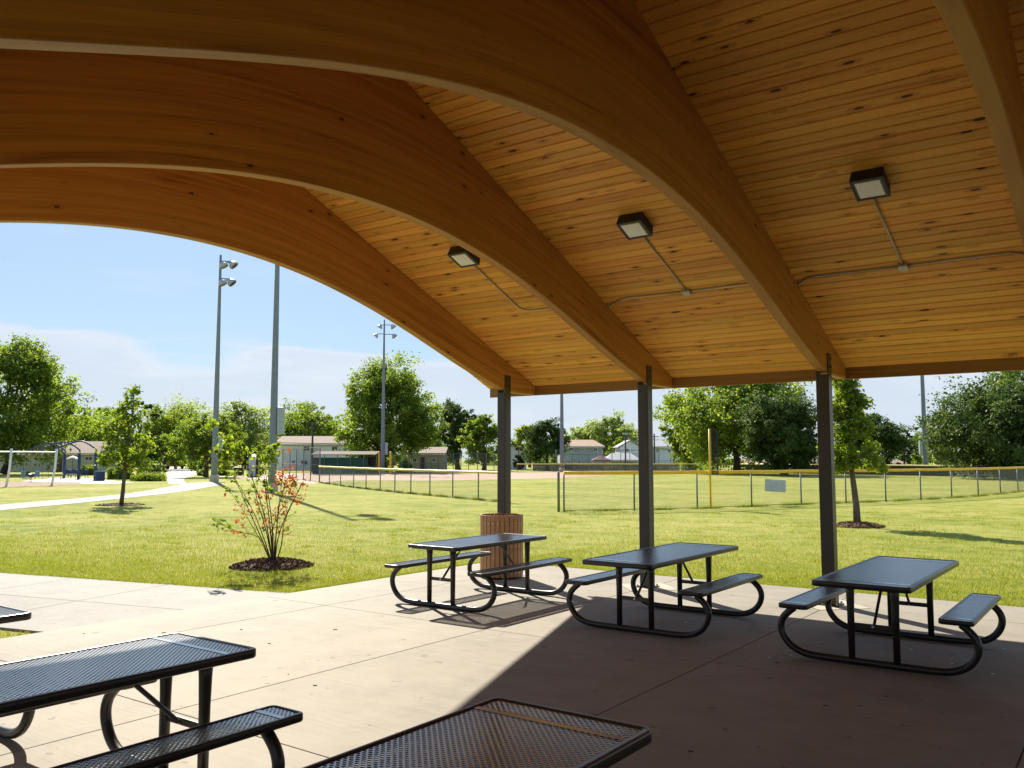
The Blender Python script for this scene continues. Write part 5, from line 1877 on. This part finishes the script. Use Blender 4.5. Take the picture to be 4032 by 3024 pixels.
t = thing('litter_bin', 'navy blue slatted litter bin at the edge of the play pad', 'litter bin', (-68.73, 37.42, LZ))
sl2 = MB().box((0, 0, 0.40), (0.055, 0.015, 0.74)).mesh('slat', M['navy'])
for k_ in range(30):
    a = 2 * math.pi * k_ / 30
    link('slat', sl2, t, (0.36 * math.cos(a), 0.36 * math.sin(a), 0), a + math.pi / 2)
MB().lathe((0, 0, 0.03), [(0.34, 0), (0.34, 0.74), (0.30, 0.74), (0.30, 0.05)], 24, True).build('liner', M['liner'], t)
MB().lathe((0, 0, 0.76), [(0.37, 0), (0.37, 0.05), (0.30, 0.05), (0.30, 0), (0.37, 0)], 24, False).build('lid_ring', M['bluegrey'], t)

br = thing('bike_rack', 'blue looped bike rack before the tall bush', 'bike rack', ground(493, 72), YAW)
for k_ in range(2):
    MB().tube([(k_ * 0.62 - 0.5 + x_, 0, z_) for x_, z_ in ((0, 0), (0, 0.75), (0.06, 0.88), (0.2, 0.93), (0.34, 0.88), (0.4, 0.75), (0.4, 0))], 0.035, 8).build('loop', M['navy'], br, smooth=True)

sg2 = thing('park_sign', 'white sign with a black stripe on a short post behind the bushes', 'sign', ground(434, 92), YAW)
MB().box((0, 0, 1.72), (0.34, 0.03, 0.82)).build('panel', M['white'], sg2)
MB().box((0, -0.02, 1.72), (0.11, 0.015, 0.70)).build('stripe', M['black'], sg2)
MB().box((0, 0.02, 0.7), (0.06, 0.05, 1.4)).build('post', M['greywood'], sg2)

pu = thing('parasol', 'white garden parasol before the cream bungalow', 'parasol', ground(287, 106), YAW)
MB().lathe((0, 0, 1.72), [(0.85, 0), (0.6, 0.18), (0.25, 0.34), (0.02, 0.42)], 8, False).build('canopy', M['canvas'], pu)
MB().tube([(0, 0, 0), (0, 0, 2.1)], 0.03, 6).build('pole', M['greywood'], pu)

st = thing('spring_rider', 'dark spring rider on the play woodchips', 'spring rider', ground(126, 67), YAW)
MB().tube([(-0.22, 0, 0.62), (-0.16, 0, 0.5), (0, 0, 0.44), (0.16, 0, 0.5), (0.24, 0, 0.64)], [0.05, 0.12, 0.14, 0.12, 0.05], 8).build('body', M['navy'], st, smooth=True)
MB().tube([(0.06 * math.cos(a), 0.06 * math.sin(a), 0.02 + 0.36 * a / 25) for a in np.linspace(0, 25, 60)], 0.014, 5).build('spring', M['bluegrey'], st)
for px_, lab in ((94, 'blue play panel on the left behind the spring rider'), (113, 'olive play panel in the middle behind the spring rider'), (150, 'blue play panel on the right behind the spring rider')):
    t = thing('play_panel', lab, 'play panel', ground(px_, 80), YAW, 'low play panels on the woodchips')
    MB().box((0, 0, 0.42), (0.42, 0.06, 0.42)).build('panel', M['bluegrey'] if px_ != 113 else M['olive'], t, bevel=0.02)
    for sx in (-0.17, 0.17):
        MB().tube([(sx, 0, 0), (sx, 0, 0.6)], 0.025, 6).build('post', M['bluegrey'], t)


# ------------------------------------------------------------------ cars
def car(label, loc, rotz, paint, prof, cabin, L, Wd, wheel_x, group='cars at the end of the road'):
    """prof: body side outline (x,z); cabin: glasshouse outline (x,z); x forward"""
    t = thing('car', label, 'car', loc, rotz, group)
    bm = bmesh.new()

    def extr(poly, w0, w1, zsplit):
        n = len(poly)
        vv = []
        for s in (-1, 1):
            vv.append([bm.verts.new((x_, s * (w0 if z_ < zsplit else w1), z_)) for x_, z_ in poly])
        bm.faces.new(vv[0][::-1])
        bm.faces.new(vv[1])
        for i in range(n):
            bm.faces.new((vv[0][i], vv[0][(i + 1) % n], vv[1][(i + 1) % n], vv[1][i]))
    extr(prof, Wd / 2, Wd / 2 - 0.05, 0.75)
    bmesh.ops.recalc_face_normals(bm, faces=bm.faces)
    me = bpy.data.meshes.new('body')
    bm.to_mesh(me)
    bm.free()
    me.materials.append(M[paint])
    bo = link('body', me, t)
    md = bo.modifiers.new('bevel', 'BEVEL')
    md.width = 0.05
    md.segments = 2
    bm = bmesh.new()
    extr(cabin, Wd / 2 - 0.03, Wd / 2 - 0.22, 1.2)
    bmesh.ops.recalc_face_normals(bm, faces=bm.faces)
    me = bpy.data.meshes.new('windows')
    bm.to_mesh(me)
    bm.free()
    me.materials.append(M['glass'])
    link('windows', me, t)
    xs_ = [p[0] for p in cabin if p[1] > 1.25]
    ztop = max(p[1] for p in cabin)
    MB().box(((min(xs_) + max(xs_)) / 2, 0, ztop + 0.02), (max(xs_) - min(xs_) + 0.15, Wd - 0.40, 0.05)).build('roof', M[paint], t, bevel=0.02)
    for x_ in wheel_x:
        for s in (-1, 1):
            w_ = MB().tube([(x_, s * (Wd / 2 - 0.20), 0.33), (x_, s * (Wd / 2 + 0.01), 0.33)], 0.33, 18).build('wheel', M['tyre'], t)
            MB().tube([(x_, s * (Wd / 2 - 0.02), 0.33), (x_, s * (Wd / 2 + 0.02), 0.33)], 0.20, 14).build('rim', M['alu'], w_)
    for s in (-1, 1):
        MB().box((-L / 2 + 0.02, s * (Wd / 2 - 0.16), 0.82), (0.06, 0.16, 0.22)).build('tail_light', M['carred'], t)
        MB().box((L / 2 - 0.03, s * (Wd / 2 - 0.22), 0.68), (0.06, 0.26, 0.14)).build('headlight', M['lens'], t)
    return t


sedan = [(-2.2, 0.32), (2.2, 0.32), (2.22, 0.62), (2.05, 0.76), (0.95, 0.92), (-1.6, 0.96), (-2.18, 0.86)]
sedan_c = [(1.0, 0.90), (0.35, 1.36), (-0.85, 1.40), (-1.7, 0.94)]
truck = [(-2.7, 0.45), (2.6, 0.42), (2.62, 0.85), (2.4, 1.02), (1.2, 1.10), (-2.68, 1.12)]
truck_c = [(1.25, 1.08), (0.65, 1.74), (-0.75, 1.78), (-0.95, 1.10)]
car('red pickup truck parked on the road beside the bushes', ground(706, 150), YAW + R_(68), 'carred', truck, truck_c, 5.3, 1.9, (-1.7, 1.65))
car('silver sedan parked beyond the red pickup truck', ground(683, 215), YAW + R_(10), 'carsilver', sedan, sedan_c, 4.4, 1.8, (-1.35, 1.4))
car('dark car parked in the shade right of the red pickup', ground(752, 205), YAW + R_(35), 'cardark', sedan, sedan_c, 4.4, 1.8, (-1.35, 1.4))

# small litter on the slab
q = np.random.default_rng(77)
lt = MB()
for cx_, cy_ in [tuple(onz(*p)[:2]) for p in ((3588, 2558), (3745, 2596), (3748, 2613), (3954, 2556), (3800, 2628), (3910, 2655), (2560, 2460), (2700, 2450), (2680, 2440), (3115, 2580), (3030, 2590))]:
    e = Matrix.Rotation(q.uniform(0, 6.28), 3, 'Z')
    lt.box((cx_, cy_, 0.003), (0.035 * q.uniform(0.5, 1.1), 0.022, 0.004), e)
o = lt.build('paper_scraps', M['paper'], kind='stuff')
lt = MB()
for p in ((1135, 2656), (645, 2492), (1060, 2535), (950, 2480), (330, 2496), (2590, 2490), (2960, 2470), (3300, 2640), (1320, 2480), (700, 2560), (1240, 2700), (3060, 2610), (2720, 2960), (3250, 2780)):
    g_ = onz(*p)
    e = Matrix.Rotation(q.uniform(0, 6.28), 3, 'Z')
    lt.box((g_[0], g_[1], 0.004), (0.04 * q.uniform(0.4, 1.2), 0.006, 0.005), e)
lt.build('twigs', M['bark'], kind='stuff')
